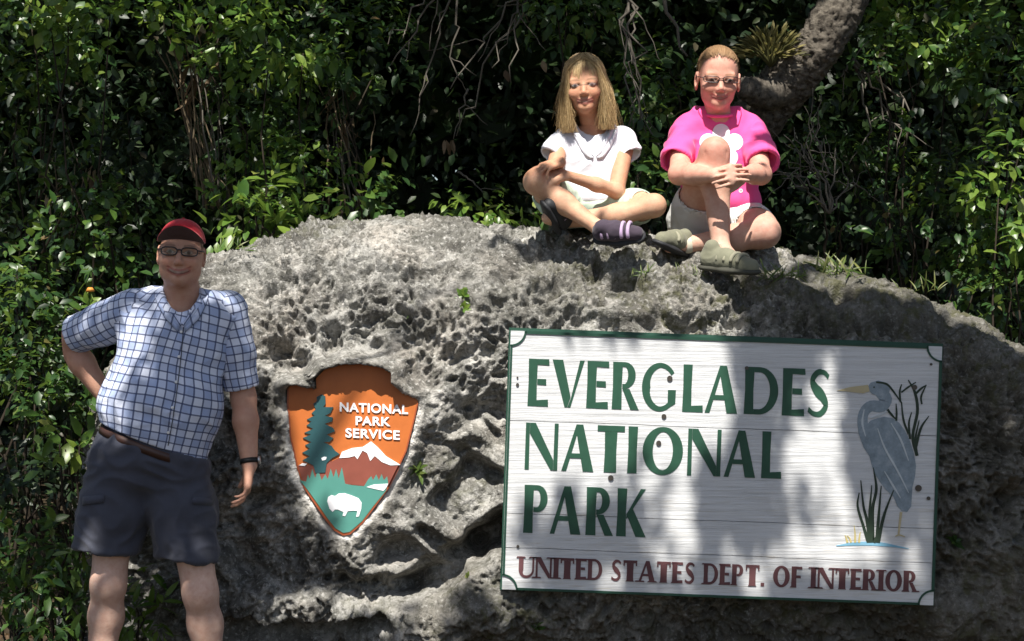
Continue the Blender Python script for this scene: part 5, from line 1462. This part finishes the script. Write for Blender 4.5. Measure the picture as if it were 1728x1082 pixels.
    sleeve(a, e, .083, .066, np.minimum(a, e) - m, np.maximum(a, e) + m, e, 5)
    a, e = P(385, 540, -.28), P(408, 655, -.255)
    sleeve(a, e, .077, .060, np.minimum(a, e) - m, np.maximum(a, e) + m, e, 8)
    bpy.context.view_layer.update()
    for q, inn, out in ((-1, [(272, 483, -.29), (276, 495, -.345), (288, 517, -.385), (306, 546, -.425)], [(260, 494), (265, 511), (279, 537), (300, 560)]),
                        (1, [(341, 485, -.29), (337, 496, -.345), (326, 518, -.385), (309, 546, -.425)], [(353, 496), (349, 513), (336, 539), (314, 560)])):
        collar(root, shirt, inn, out, M_PLAID, -.40, True)
    for px, py in ((306, 560), (302, 602), (297, 645), (291, 688), (284, 730)):
        c, nr = front_of(shirt, px, py)
        V, F = tube(np.array([c + nr * .0, c + nr * .003, c + nr * .0035]), [.0055, .0055, .003], 10); link('button', mesh_from('button', V, F, True, M_BUTTON), None, root)
    pl = np.array([front_of(shirt, x, y)[0] for x, y in spline([(310, 552), (306, 600), (300, 650), (293, 700), (284, 752)], 24)]); pl[:, 1] -= .0035
    V, F = tube(pl, .0016, 4); link('placket_seam', mesh_from('placket_seam', V, F, True, M_NAVY), None, root)
    # shorts and belt
    tilt = np.array([P(165, 703, 0)[2] - P(335, 766, 0)[2], 0, P(335, 766, 0)[0] - P(165, 703, 0)[0]])
    s = Solid(P(95, 960, -.3) + [0, -.24, 0], P(400, 690, -.3) + [0, .24, 0], .006)
    s.ell(P(257, 765, Yt), (.208, .158, .15), .05); s.ell(P(225, 800, Yt + .03), (.14, .15, .12), .06)
    s.chain([P(212, 775, Yt), P(192, 860, Yt), P(172, 960, Yt - .02)], [.118, .116, .112], .04, squash=((0, 1, 0), 1.08))
    s.chain([P(295, 790, Yt), P(308, 860, Yt), P(318, 960, Yt - .02)], [.110, .112, .110], .04, squash=((0, 1, 0), 1.08))
    s.cut(P(255, 742, Yt), tilt); s.cut(P(177, 927, Yt), [-.10, .0, -1] if True else tilt)
    sh_cut = P(314, 913, Yt)
    for hp, kn, rr in ((P(192, 880, Yt), P(166, 990, Yt - .02), .100), (P(312, 880, Yt), P(322, 990, Yt - .02), .098)): s.cone(hp * .6 + kn * .4, kn, rr * .86, rr * .92, .006, 'sub')
    shorts, _ = cloth_object('shorts', root, s, M_NAVY, .014, (9, 9, 13), 13)
    bpy.context.view_layer.update()
    for qx in ((140, 176, 838, 852, -8), (325, 360, 838, 850, 6)):
        pts = [(qx[0], qx[2]), (qx[1], qx[2] + qx[4] * .5), (qx[1] - 1, qx[3] + qx[4] * .5), (qx[0] - 1, qx[3])]
        A = np.array([front_of(shorts, x, y, -.45)[0] + [0, -.005, 0] for x, y in spline(pts[:2], 6)]); B = np.array([front_of(shorts, x, y, -.45)[0] + [0, -.008, 0] for x, y in spline([pts[3], pts[2]], 6)])
        link('pocket_flap', mesh_from('pocket_flap', *slab(A, B, .008), True, M_NAVY), None, shorts)
    c = P(261, 754, Yt); rx, ry = .207, .158; tx = unit(np.array([tilt[2], 0, -tilt[0]])); a = np.linspace(0, 2 * np.pi, 60)
    ring = lambda dz: np.array([c + tx * rx * math.cos(t) + np.array([0, -ry * math.sin(t), 0]) + unit(tilt) * dz for t in a])
    A, B = ring(.014), ring(-.016); A2 = (A - c) * .98 + c; B2 = (B - c) * .98 + c
    V = np.concatenate([A, B, B2, A2]); n = 60; F = [(j * n + i, j * n + i + 1, ((j + 1) % 4) * n + i + 1, ((j + 1) % 4) * n + i) for j in range(4) for i in range(n - 1)]
    belt = link('belt', mesh_from('belt', V, F, True, M_BELT), None, root)
    bc, _ = front_of(belt, 252, 742)
    V, F = join([tube(np.array([P(244, 732, bc[1]), P(262, 738, bc[1]), P(260, 752, bc[1]), P(242, 746, bc[1]), P(244, 732, bc[1])]) + [0, -.004, 0], .003, 5)]); link('buckle', mesh_from('buckle', V, F, True, M_STEEL), None, belt)
    # shoes
    for an, toe in ((P(166, 1150, -.28), P(150, 1178, -.42)), (P(358, 1158, -.28), P(375, 1186, -.42))):
        s = Solid(np.array([min(an[0], toe[0]) - .12, -.62, -.005]), np.array([max(an[0], toe[0]) + .12, -.1, .14]), .005)
        s.chain([np.array([an[0], an[1] + .05, .05]), np.array([an[0], an[1], .06]), np.array([toe[0], toe[1], .045]), np.array([toe[0], toe[1] - .07, .04])], [.046, .05, .05, .042], .03); s.cone(an + [0, 0, .1], an, .040, .040, .004, 'sub'); s.cut((0, 0, .0), (0, 0, -1))
        cloth_object('shoe', root, s, M_SHOEB, .001, it=1)
    # cap
    H = h.H; s = Solid(h.w(0, -.1, .5) - .26, h.w(0, -.1, .9) + .26, .0035)
    s.ell(h.w(0, -.07, .66), np.array([.375, .445, .405]) * H, .0, h.M); s.cut(h.w(0, -.05, .705), -(h.M[:, 2] - .12 * h.M[:, 1])); s.ell(h.w(0, -.07, .64), np.array([.35, .42, .385]) * H, .004, h.M, 'sub')
    cap, _ = cloth_object('cap', root, s, M_CAP, .0012, it=1)
    n, m = 26, 8; V = []; 
    for lay in (0, 1):
        for i in range(n):
            ph = R(-78 + 156 * i / (n - 1))
            for j in range(m):
                f = j / (m - 1); x = .37 * math.sin(ph) * (1 + .05 * f); y0 = -.07 + .445 * math.cos(ph); y = y0 + f * .36 * math.cos(ph) ** .8
                z = .735 + .20 * f * math.cos(ph) - .62 * x * x * (.55 + .45 * f) - .018 * lay
                V.append(h.w(x, y, z))
    V = np.array(V); S = n * m; grid = lambda fl: [((q, q + 1, q + m + 1, q + m) if fl else (q, q + m, q + m + 1, q + 1)) for i in range(n - 1) for q in range(i * m, i * m + m - 1)]
    edge = [i * m + m - 1 for i in range(n)]
    brim = link('brim', mesh_from('brim', np.concatenate([V[:S], V[S:][edge]]), grid(True) + [(edge[i], S + i, S + i + 1, edge[i + 1]) for i in range(n - 1)], True, M_CAP), None, cap)
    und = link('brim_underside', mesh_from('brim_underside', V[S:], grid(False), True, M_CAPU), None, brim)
    V, F = tube(np.array([h.w(0, -.07, 1.065), h.w(0, -.07, 1.075), h.w(0, -.07, 1.08)]), [.007, .006, .002], 10); link('cap_button', mesh_from('cap_button', V, F, True, M_CAP), None, cap)
    spectacles(root, h, .125, .064, .525, .0024, .385, .07, 3.0)
    # watch
    ax = unit(wL - eL); c = wL - ax * .012; u1 = unit(np.cross(ax, [0, 1, 0])); u2 = np.cross(ax, u1)
    ring = np.array([c + .0335 * (u1 * math.cos(t) + u2 * math.sin(t)) for t in np.linspace(0, 2 * np.pi, 25)]); A = ring + ax * .009; B = ring - ax * .009
    A2, B2 = (A - c) * .9 + c, (B - c) * .9 + c
    V = np.concatenate([A, B, B2, A2]); F = [(j * 25 + i, j * 25 + i + 1, ((j + 1) % 4) * 25 + i + 1, ((j + 1) % 4) * 25 + i) for j in range(4) for i in range(24)]
    wt = link('watch', mesh_from('watch', V, F, True, M_STRAP), None, root)
    V, F = tube(np.array([c + u1 * .033, c + u1 * .040]), [.016, .014], 14); link('watch_face', mesh_from('watch_face', V, F, True, M_STEEL), None, wt)
    return root
build_man()

# ================================================================== seated children
def shoe(parent, heel, toe, up, mat, sole_mat, w=.036, hgt=.06, name='shoe', straps=None, ankle=None):
    f = unit(toe - heel); up = unit(up - f * np.dot(up, f)); sd = np.cross(f, up); L = np.linalg.norm(toe - heel); c = (heel + toe) / 2
    s = Solid(c - .19, c + .19, .0042)
    s.chain([heel + up * .036 + f * .02, heel + up * .040 + f * L * .4, toe + up * .022 - f * .03], [w * .95, w * 1.02, w * .85], .03)
    s.cone(heel + up * .045 + f * .025, heel + up * (hgt + .015) + f * .03, w * .95, w * .85, .02)
    s.cut(c - up * .0, -up)
    if ankle is not None: s.cone(heel + up * .05 + f * .03, ankle, w * .72, w * .72, .004, 'sub')
    o, _ = cloth_object(name, parent, s, mat, .002, (30, 30, 30), 4, it=1)
    s = Solid(c - .19, c + .19, .0042)
    s.chain([heel + f * .015 + up * .004, heel + f * L * .5 + up * .004, toe - f * .03 + up * .006], [w * 1.12, w * 1.10, w * 1.08], .02, squash=(up, .36))
    so, _ = cloth_object('sole', parent, s, sole_mat, .0005, it=1); so.parent = o; so.location = (0, 0, 0)
    top = lambda t, q: heel + f * (L * t) + up * (.036 + w * (1.0 - .35 * t) * math.cos(q)) + sd * (w * 1.04 * math.sin(q))
    if straps:
        for t in straps[1]:
            p = np.array([top(t, q) for q in np.linspace(-1.6, 1.6, 14)]); p = p + up * .004; V, F = tube(p, .0075, 6); link('strap', mesh_from('strap', V, F, True, straps[0]), None, o)
    else:
        for t in (.42, .52, .62, .70):
            p = np.array([top(t + .03 * q, q) for q in np.linspace(-.75, .75, 8)]) + up * .005; V, F = tube(p, .0042, 5); link('lace', mesh_from('lace', V, F, True, M_SOCK), None, o)
    return o

def build_blond_girl():
    Y = .60
    root = empty('person', (P(1000, 385, Y)[0], Y, rock_top(P(1000, 385, Y)[0], Y)), 'blond girl in white polo shirt sitting cross legged on the boulder', 'person')
    lo = np.array([P(862, 430, .2)[0], .08, P(1000, 425, .3)[2]]); hi = np.array([P(1140, 60, .6)[0], .86, P(1000, 212, .6)[2]])
    b = Solid(lo, hi, .0037)
    h = Head(P(990, 190, .525), .228, yaw=-6, pitch=4, roll=-4, child=True)
    hs = Solid(np.array([h.o[0] - .15, .28, P(1000, 215, .6)[2]]), h.o + np.array([.15, .30, .27]), .0028); h.add(hs, .7, .96)
    for t in (hs, b): t.cone(h.w(0, -.1, .2), P(1003, 226, .60), .043, .047, .03)
    b.cone(P(965, 236, .61), P(1040, 236, .61), .05, .05, .03); b.ell(P(1000, 275, .61), (.125, .085, .13), .05); b.ell(P(1000, 345, .62), (.125, .10, .08), .05)
    sR, eR, wR = P(946, 240, .60), P(932, 298, .47), P(946, 274, .335)
    sL, eL, wL = P(1056, 242, .60), P(1040, 322, .47), P(955, 296, .335)
    b.chain([sR, eR], [.036, .030], .02); b.chain([eR, wR], [.030, .022], .02)
    b.chain([sL, eL], [.037, .032], .02); b.chain([eL, eL * .6 + wL * .4, wL], [.028, .027, .019], .02)
    hand(b, wR, P(908, 285, .275) - wR, np.array([.0, .30, -1.]), -1, .90, (.42, .45, .48, .52), .4, .22)
    hand(b, wL, P(918, 300, .30) - wL, np.array([-.1, .6, -.7]), -1, .84, (.4, .4, .45, .5), .3, .2)
    hR, kR, aR = P(962, 352, .60), P(905, 308, .33), P(1012, 386, .27)
    hL, kL, aL = P(1038, 352, .60), P(1104, 347, .37), P(946, 374, .42)
    b.chain([hR, hR * .4 + kR * .6, kR], [.070, .058, .044], .03); b.chain([kR, kR * .62 + aR * .38 + [0.01, .02, -.008], aR], [.041, .043, .026], .03)
    b.ell(kR + [-.004, -.006, .004], (.036, .038, .036), .03)
    b.chain([hL, hL * .4 + kL * .6, kL], [.070, .056, .043], .03); b.chain([kL, kL * .62 + aL * .38 + [0, .01, -.012], aL], [.040, .042, .026], .03)
    b.cone(aR, P(1052, 398, .25), .028, .024, .02); b.cone(aL, P(925, 368, .33), .028, .026, .02)
    def tones(V):
        T = base_tone(V, (.50, .27, .165)); q = h.loc(V)
        leg = (V[:, 1] < .45) & (V[:, 2] < P(0, 300, .4)[2]); T[leg] = base_tone(V[leg], (.54, .33, .215))
        Th = h.paint(V, T, (.40, .14, .12), (.24, .15, .08), (.06, .07, .08), (.34, .20, .16))
        m = (q[:, 2] > -.02) & (q[:, 2] < 1.2) & (np.abs(q[:, 0]) < .6) & (q[:, 1] > -.6); T[m] = Th[m]; return T
    body_object(root, [b, hs], tones)
    # polo shirt
    s = Solid(P(890, 375, .4) + [0, -.1, 0], P(1110, 195, .6) + [0, .25, 0], .0036)
    s.cone(P(960, 238, .61), P(1046, 238, .61), .054, .054, .05); s.ell(P(1001, 282, .61), (.140, .10, .15), .05); s.ell(P(1001, 335, .61), (.138, .112, .06), .05)
    for a, e, ra, re in ((P(950, 238, .60), P(928, 262, .555), .045, .044), (P(1052, 238, .60), P(1066, 262, .560), .045, .045)):
        ax = unit(e - a); t = s.blank(); t.cone(a, e + ax * .04, ra, re, .0); t.cut(e, ax); t.cone(e - ax * .02, e + ax * .06, re - .007, re - .005, .004, 'sub')
        kk = .02; hh = np.maximum(kk - np.abs(s.f - t.f), 0) / kk; s.f = np.minimum(s.f, t.f) - hh * hh * kk * .25
    for a, e in ((P(950, 238, .60), P(928, 262, .555)), (P(1052, 238, .60), P(1066, 262, .560))):
        ax = unit(e - a); s.cone(e - ax * .012, e + ax * .08, .037, .041, .003, 'sub')
    s.cut(P(1000, 349, .5), (0, 0, -1))
    s.cone(P(1003, 222, .585), P(995, 195, .555), .047, .062, .01, 'sub'); s.cone(P(1003, 262, .475), P(1003, 215, .50), .006, .034, .008, 'sub')
    shirt, _ = cloth_object('polo_shirt', root, s, M_WHITE, .010, (15, 15, 9), 21)
    bpy.context.view_layer.update()
    collar(root, shirt, [(972, 206, .59), (978, 218, .545), (989, 238, .518), (1002, 262, .502)], [(964, 216), (968, 230), (980, 252), (992, 268), (1000, 268)], M_WHITE, .50)
    collar(root, shirt, [(1034, 206, .59), (1029, 218, .545), (1018, 238, .518), (1006, 262, .502)], [(1043, 216), (1040, 230), (1029, 252), (1017, 269), (1008, 268)], M_WHITE, .50)
    s = Solid(P(880, 400, .3) + [0, -.05, 0], P(1130, 300, .6) + [0, .3, 0], .0055)
    s.ell(P(1000, 352, .615), (.145, .115, .075), .05)
    s.chain([hR, hR * .42 + kR * .58], [.083, .074], .03); s.chain([hL, hL * .42 + kL * .58], [.083, .072], .03); s.cone(hR * .5 + kR * .5 + [.0, 0, -.03], hR * .5 + kR * .5 + [-.01, -.05, -.05], .05, .04, .03)
    for a, c in ((hR, kR), (hL, kL)): ax = unit(c - a); s.cone(a * .5 + c * .5, c + ax * .1, .060, .058, .004, 'sub')
    cloth_object('shorts', root, s, M_MINT, .005, (18, 18, 18), 31)
    shoe(root, P(1010, 402, .27), P(1088, 400, .21), np.array([-.15, -.75, .60]), M_SHOED, M_SHOEB, .034, .05, straps=(M_SHOEP, (.16, .30, .44, .58, .72)), ankle=aR)
    shoe(root, P(938, 388, .40), P(915, 344, .28), np.array([.75, .25, .35]), M_SHOEB, M_SHOEB, .034, .05, straps=(M_SHOEP, (.35, .6)), ankle=aL)
    # hair: straight strands from a side parting to the shoulders, with a sweep of fringe
    rng = np.random.RandomState(5); paths, rad, rnd = [], [], []
    for i in range(6500):
        fringe = i < 700
        if fringe: th = rng.uniform(-.95, .85); el = rng.uniform(.95, 1.3); root_l = np.array([.33 * math.sin(th) * math.cos(el) * 1.1, -.08 + .41 * math.cos(th) * math.cos(el), .63 + .375 * math.sin(el)])
        else:
            th = rng.uniform(-math.pi, math.pi); el = rng.uniform(.25, 1.5)
            root_l = np.array([.335 * math.sin(th) * math.cos(el), -.08 + .41 * math.cos(th) * math.cos(el), .63 + .37 * math.sin(el)])
            if root_l[1] > .12 and root_l[2] < .90: continue
        jit = rng.normal()
        pts = []; pos = root_l.copy(); az = math.atan2(pos[0], pos[1] + .08)
        if fringe:
            clump = math.sin(th * 11 + 1); tgt = np.clip(root_l[0] * 3.0 - .06 - .12 * (th < .2) + .05 * clump + .03 * rng.normal(), -.33, .30); n = 8; L = rng.uniform(.12, .8) + .35 * max(0, clump)
            for t in np.linspace(0, 1, n):
                z = root_l[2] * (1 - t) + (1.0 - .28 * L - .12 * t - .02) * t * 1 if False else root_l[2] - t * t * .36 * L - .03 * t
                x = root_l[0] * (1 - t) + tgt * t; yy = -.08 + .415 * math.sqrt(max(.02, 1 - min(.95, (x / .345) ** 2) - min(.95, (max(0, z - .63) / .385) ** 2) * .95)) + .015
                pts.append(h.w(x, yy, z))
        else:
            side_az = az
            if abs(az) < 1.25: side_az = 1.25 * (1 if az > 0 else -1) + .25 * rng.normal() * .5
            endz = -.34 + .48 * rng.rand() ** 1.8 - .03 * (abs(side_az) > 2); n = 8; z0 = root_l[2]
            el0 = math.asin(np.clip((z0 - .63) / .38, -1, 1)); puff = 1.03 + .11 * rng.rand() ** 1.5
            for t in np.linspace(0, 1, n):
                if t < .42:
                    f = t / .42; el_ = el0 * (1 - f) + (-.1) * f; a_ = az * (1 - f ** .7) + side_az * f ** .7
                    c = max(.0, math.cos(el_)); x = .345 * puff * math.sin(a_) * c; y = -.08 + .42 * puff * math.cos(a_) * c; z = .63 + .385 * puff * math.sin(el_)
                    last = np.array([x, y, z])
                else:
                    f = (t - .42) / .58; z = last[2] * (1 - f) + endz * f; w_ = .040 * math.sin(5 * f + az * 7 + jit) * f + .02 * f * f * jit
                    x = last[0] * (1 + .14 * math.sin(f * 2.6)) + w_ + .13 * jit * f * abs(last[0]); y = last[1] * (1 - .1 * f) + w_ * .6
                pts.append(h.w(x, y, z))
        paths.append(np.array(pts)); rad.append(rng.uniform(.0006, .0012)); rnd.append(np.clip(.5 + .22 * rng.normal() + .22 * math.sin(az * 9 + 2), 0, 1))
    hair = strands('hair', root, paths, rad, M_HAIRB, rnd)
    s = Solid(h.w(0, -.1, .5) - .26, h.w(0, -.1, .6) + .28, .0045); s.ell(h.w(0, -.09, .635), np.array([.345, .415, .375]) * h.H, 0, h.M); s.ell(h.w(0, .36, .40), np.array([.34, .36, .47]) * h.H, .02, h.M, 'sub'); s.cone(h.w(-.26, -.22, .5), h.w(-.2, -.22, .1), .035, .03, .03); s.cone(h.w(.26, -.22, .5), h.w(.2, -.22, .1), .035, .03, .03); s.ell(h.w(0, -.28, .3), np.array([.30, .16, .35]) * h.H, .03, h.M)
    V, F = s.mesh(); me = mesh_from('under_hair', V, F, True, M_HAIRB); pt_attr(me, 'rnd', np.full(len(V), .2)); link('under_hair', me, None, hair)
    return root
build_blond_girl()

def build_pink_girl():
    Y = .60
    root = empty('person', (P(1215, 400, Y)[0], Y, rock_top(P(1215, 400, Y)[0], Y)), 'girl in glasses and hot pink shirt hugging one raised knee on the boulder', 'person')
    lo = np.array([P(1085, 480, .15)[0], .02, P(1200, 470, .25)[2]]); hi = np.array([P(1345, 50, .6)[0], .88, P(1200, 200, .6)[2]])
    b = Solid(lo, hi, .0037)
    h = Head(P(1209, 181, .53), .240, yaw=2, pitch=11, roll=2, child=True)
    hs = Solid(np.array([h.o[0] - .16, .27, P(1200, 203, .6)[2]]), h.o + np.array([.16, .31, .28]), .0028); h.add(hs, .8, 1.08)
    for t in (hs, b): t.cone(h.w(0, -.1, .2), P(1213, 212, .60), .050, .054, .03)
    b.cone(P(1165, 222, .61), P(1262, 222, .61), .058, .058, .03); b.ell(P(1214, 280, .61), (.15, .10, .16), .05); b.ell(P(1214, 360, .62), (.15, .115, .09), .05)
    sR, eR, wR = P(1152, 232, .60), P(1146, 294, .38), P(1206, 296, .170)
    sL, eL, wL = P(1274, 232, .60), P(1284, 294, .38), P(1256, 294, .185)
    b.chain([sR, eR], [.044, .040], .02); b.chain([eR, eR * .6 + wR * .4, wR], [.040, .038, .026], .02)
    b.chain([sL, eL], [.044, .040], .02); b.chain([eL, eL * .6 + wL * .4, wL], [.040, .038, .026], .02)
    hR, kR, aR = P(1168, 372, .58), P(1206, 256, .31), P(1216, 415, .25)
    hL, kL, aL = P(1262, 380, .58), P(1290, 392, .33), P(1165, 412, .40)
    b.chain([hR, hR * .45 + kR * .55, kR], [.090, .074, .052], .03); b.ell(kR + [0, -.030, .006], (.030, .026, .036), .02); [b.ell(kR + [q * .040, -.040, -.014], (.014, .014, .022), .02, None, 'sub') for q in (-1, 1)]
    b.chain([kR, kR * .66 + aR * .34 + [0, .02, 0], aR], [.055, .056, .034], .03)
    b.chain([hL, hL * .4 + kL * .6, kL], [.088, .076, .060], .03); b.chain([kL, kL * .6 + aL * .4 + [0, 0, -.005], aL], [.056, .052, .032], .03)
    b.cone(aR, P(1240, 440, .17), .030, .026, .02); b.cone(aL, P(1130, 416, .34), .030, .026, .02)
    hand(b, wR, P(1248, 290, .130) - wR, np.array([.25, .85, -.1]), -1, .88, (.35, .38, .4, .45), .5, .06)
    hand(b, wL, P(1215, 300, .110) - wL, np.array([-.25, .85, -.1]), 1, .90, (.40, .42, .45, .48), .5, .06)
    def tones(V):
        T = base_tone(V, (.57, .30, .225)); q = h.loc(V)
        leg = (V[:, 2] < P(0, 300, .3)[2]) & (V[:, 1] < .5); T[leg] = base_tone(V[leg], (.53, .33, .25))
        for kk in (kR, kL):
            a = (.6 * sstep(.075, .025, np.linalg.norm(V - kk - [0, -.03, 0], axis=1)) * (.5 + .5 * sstep(-.2, .3, perlin(V * 45))))[:, None]; T = T * (1 - a) + np.array([.42, .19, .145]) * a
        Th = h.paint(V, T, (.46, .15, .14), (.30, .17, .09), (.05, .06, .07), (.30, .16, .13))
        m = (q[:, 2] > -.02) & (q[:, 2] < 1.2) & (np.abs(q[:, 0]) < .6) & (q[:, 1] > -.6); T[m] = Th[m]; return T
    body_object(root, [b, hs], tones)
    # T-shirt
    s = Solid(P(1095, 375, .4) + [0, -.1, 0], P(1345, 180, .6) + [0, .25, 0], .0038)
    s.cone(P(1162, 222, .61), P(1265, 222, .61), .066, .066, .05); s.cone(P(1186, 200, .61), P(1240, 200, .61), .052, .052, .04); s.ell(P(1214, 285, .61), (.162, .115, .17), .05); s.ell(P(1214, 340, .61), (.165, .125, .07), .05)
    SL = ((P(1155, 228, .60), P(1140, 272, .465), .056, .064), (P(1271, 228, .60), P(1288, 274, .455), .060, .068))
    for a, e, ra, re in SL:
        ax = unit(e - a); t = s.blank(); t.cone(a, e + ax * .05, ra, re, .0); t.cut(e, ax)
        kk = .025; hh = np.maximum(kk - np.abs(s.f - t.f), 0) / kk; s.f = np.minimum(s.f, t.f) - hh * hh * kk * .25
    for a, e, ra, re in SL: ax = unit(e - a); s.cone(e - ax * .014, e + ax * .08, re - .010, re - .006, .003, 'sub')
    s.cut(P(1214, 362, .5), (0, 0, -1)); s.cone(P(1212, 174, .570), P(1209, 150, .55), .050, .060, .008, 'sub'); s.cone(P(1212, 195, .60), P(1212, 170, .575), .040, .050, .006, 'sub')
    shirt, _ = cloth_object('t_shirt', root, s, M_PINK, .011, (12, 12, 9), 41)
    a_ = np.linspace(0, 2 * np.pi, 40); rc = P(1212, 195, .580); ring = np.array([rc + np.array([.058 * math.cos(t), -.058 * math.sin(t), -.016 * math.sin(t) + .006]) for t in a_])
    V, F = tube(ring, .0065, 8, False); link('neckband', mesh_from('neckband', V, F, True, M_PINK), None, shirt)
    # printed white hibiscus and dots
    bpy.context.view_layer.update()
    def onto(px, py, lift=.0025):
        w = shirt.matrix_world.inverted(); a0 = w @ cam.location; d0 = (w @ Vector(P(px, py, .5)) - a0).normalized(); hit, loc, nr, _ = shirt.ray_cast(a0, d0)
        return np.array(shirt.matrix_world @ loc) + [0, -lift, 0] if hit else P(px, py, .48)
    M_PRINT = cloth_material('white_shirt_print', (.74, .66, .70), .05)
    def decal(cx, cy, fn, n=30, m=5, lift=.0028):
        V = [onto(cx, cy, lift)]
        for j in range(1, m + 1):
            for i in range(n): a = 2 * np.pi * i / n; r = fn(a) * j / m; V.append(onto(cx + r * math.cos(a), cy + r * math.sin(a), lift))
        F = [(0, 1 + i, 1 + (i + 1) % n) for i in range(n)] + [(1 + j * n + i, 1 + j * n + (i + 1) % n, 1 + (j + 1) * n + (i + 1) % n, 1 + (j + 1) * n + i) for j in range(m - 1) for i in range(n)]
        me = mesh_from('print', np.array(V), [f[::-1] for f in F], True, M_PRINT); return link('printed_flower', me, None, shirt)
    decal(1217, 247, lambda a: 38 * (.62 + .38 * abs(math.cos(2.5 * a + .8)) ** .7), 60, 8)
    for x, y, r in ((1236, 318, 5), (1238, 296, 4), (1195, 318, 4), (1250, 322, 3.5)): decal(x, y, lambda a: r, 12, 2)
    # shorts
    s = Solid(P(1090, 440, .3) + [0, -.1, 0], P(1345, 320, .6) + [0, .3, 0], .0055)
    s.ell(P(1214, 368, .615), (.172, .13, .085), .05); s.chain([hR, hR * .74 + kR * .26], [.104, .094], .03); s.chain([hL, hL * .6 + kL * .4], [.100, .090], .03)
    for a, c, f in ((hR, kR, .30), (hL, kL, .44)): ax = unit(c - a); s.cone(a * (1 - f) + c * f, c + ax * .1, .084, .086, .004, 'sub')
    cloth_object('shorts', root, s, M_OFFW, .005, (18, 18, 18), 51)
    shoe(root, P(1190, 452, .26), P(1278, 462, .10), np.array([0, -.15, 1.]), M_SHOEG, M_SHOEO, .038, .065, ankle=aR, straps=(M_STRAPG, (.34, .47, .60, .72)))
    shoe(root, P(1152, 430, .42), P(1106, 410, .28), np.array([-.1, -.45, .8]), M_SHOEG, M_SHOEB, .036, .055, ankle=aL, straps=(M_STRAPG, (.4, .55)))
    for a, c, rr in ((aR, P(1218, 422, .235), .036), (aL, P(1152, 414, .38), .036)):
        V, F = tube(np.array([a + (a - c) * .9, a, c]), [rr, rr + .001, rr], 14); link('sock', mesh_from('sock', V, F, True, M_SOCK), None, root)
    # hair pulled back tight
    rng = np.random.RandomState(9); paths, rad, rnd = [], [], []
    for i in range(6000):
        th = rng.uniform(-math.pi, math.pi); el = rng.uniform(-.1, 1.5)
        p0 = np.array([.335 * math.sin(th) * math.cos(el), -.08 + .41 * math.cos(th) * math.cos(el), .63 + .37 * math.sin(el)])
        line = .845 - .9 * p0[0] ** 2 + .02 * rng.normal(); jit = rng.rand() ** 2
        if p0[1] > -.02 and p0[2] < line: continue
        if p0[2] < .50 and p0[1] > -.12: continue
        if p0[1] > .25 and rng.rand() < .15: continue
        pts = []
        for t in np.linspace(0, 1, 6):
            q = p0 * (1 - t) + np.array([.02, -.56, .62]) * t; v = q - np.array([0, -.08, .63]); rr = math.sqrt((v[0] / .35) ** 2 + (v[1] / .425) ** 2 + (v[2] / .385) ** 2) + 1e-6
            pts.append(h.w(*(np.array([0, -.08, .63]) + v / rr * (1.015 + jit * .035 * (.3 + t) + .02 * math.sin(t * 3.1)))))
        paths.append(np.array(pts)); rad.append(rng.uniform(.0006, .0011)); rnd.append(np.clip(.55 + .17 * rng.normal(), 0, 1))
    hair = strands('hair', root, paths, rad, M_HAIRR, rnd)
    s = Solid(h.w(0, -.1, .6) - .26, h.w(0, -.1, .6) + .26, .0045); s.ell(h.w(0, -.085, .635), np.array([.341, .416, .376]) * h.H, 0, h.M); s.ell(h.w(0, .34, .46), np.array([.40, .38, .40]) * h.H, .02, h.M, 'sub'); s.cut(h.w(0, -.1, .42), -h.M[:, 2]); s.ell(h.w(.0, -.52, .62), np.array([.10, .10, .10]) * h.H, .02, h.M)
    V, F = s.mesh(); me = mesh_from('under_hair', V, F, True, M_HAIRR); pt_attr(me, 'rnd', np.full(len(V), .42)); link('under_hair', me, None, hair)
    spectacles(root, h, .125, .050, .485, .0017, .375, .06, 4.0)
    return root
build_pink_girl()
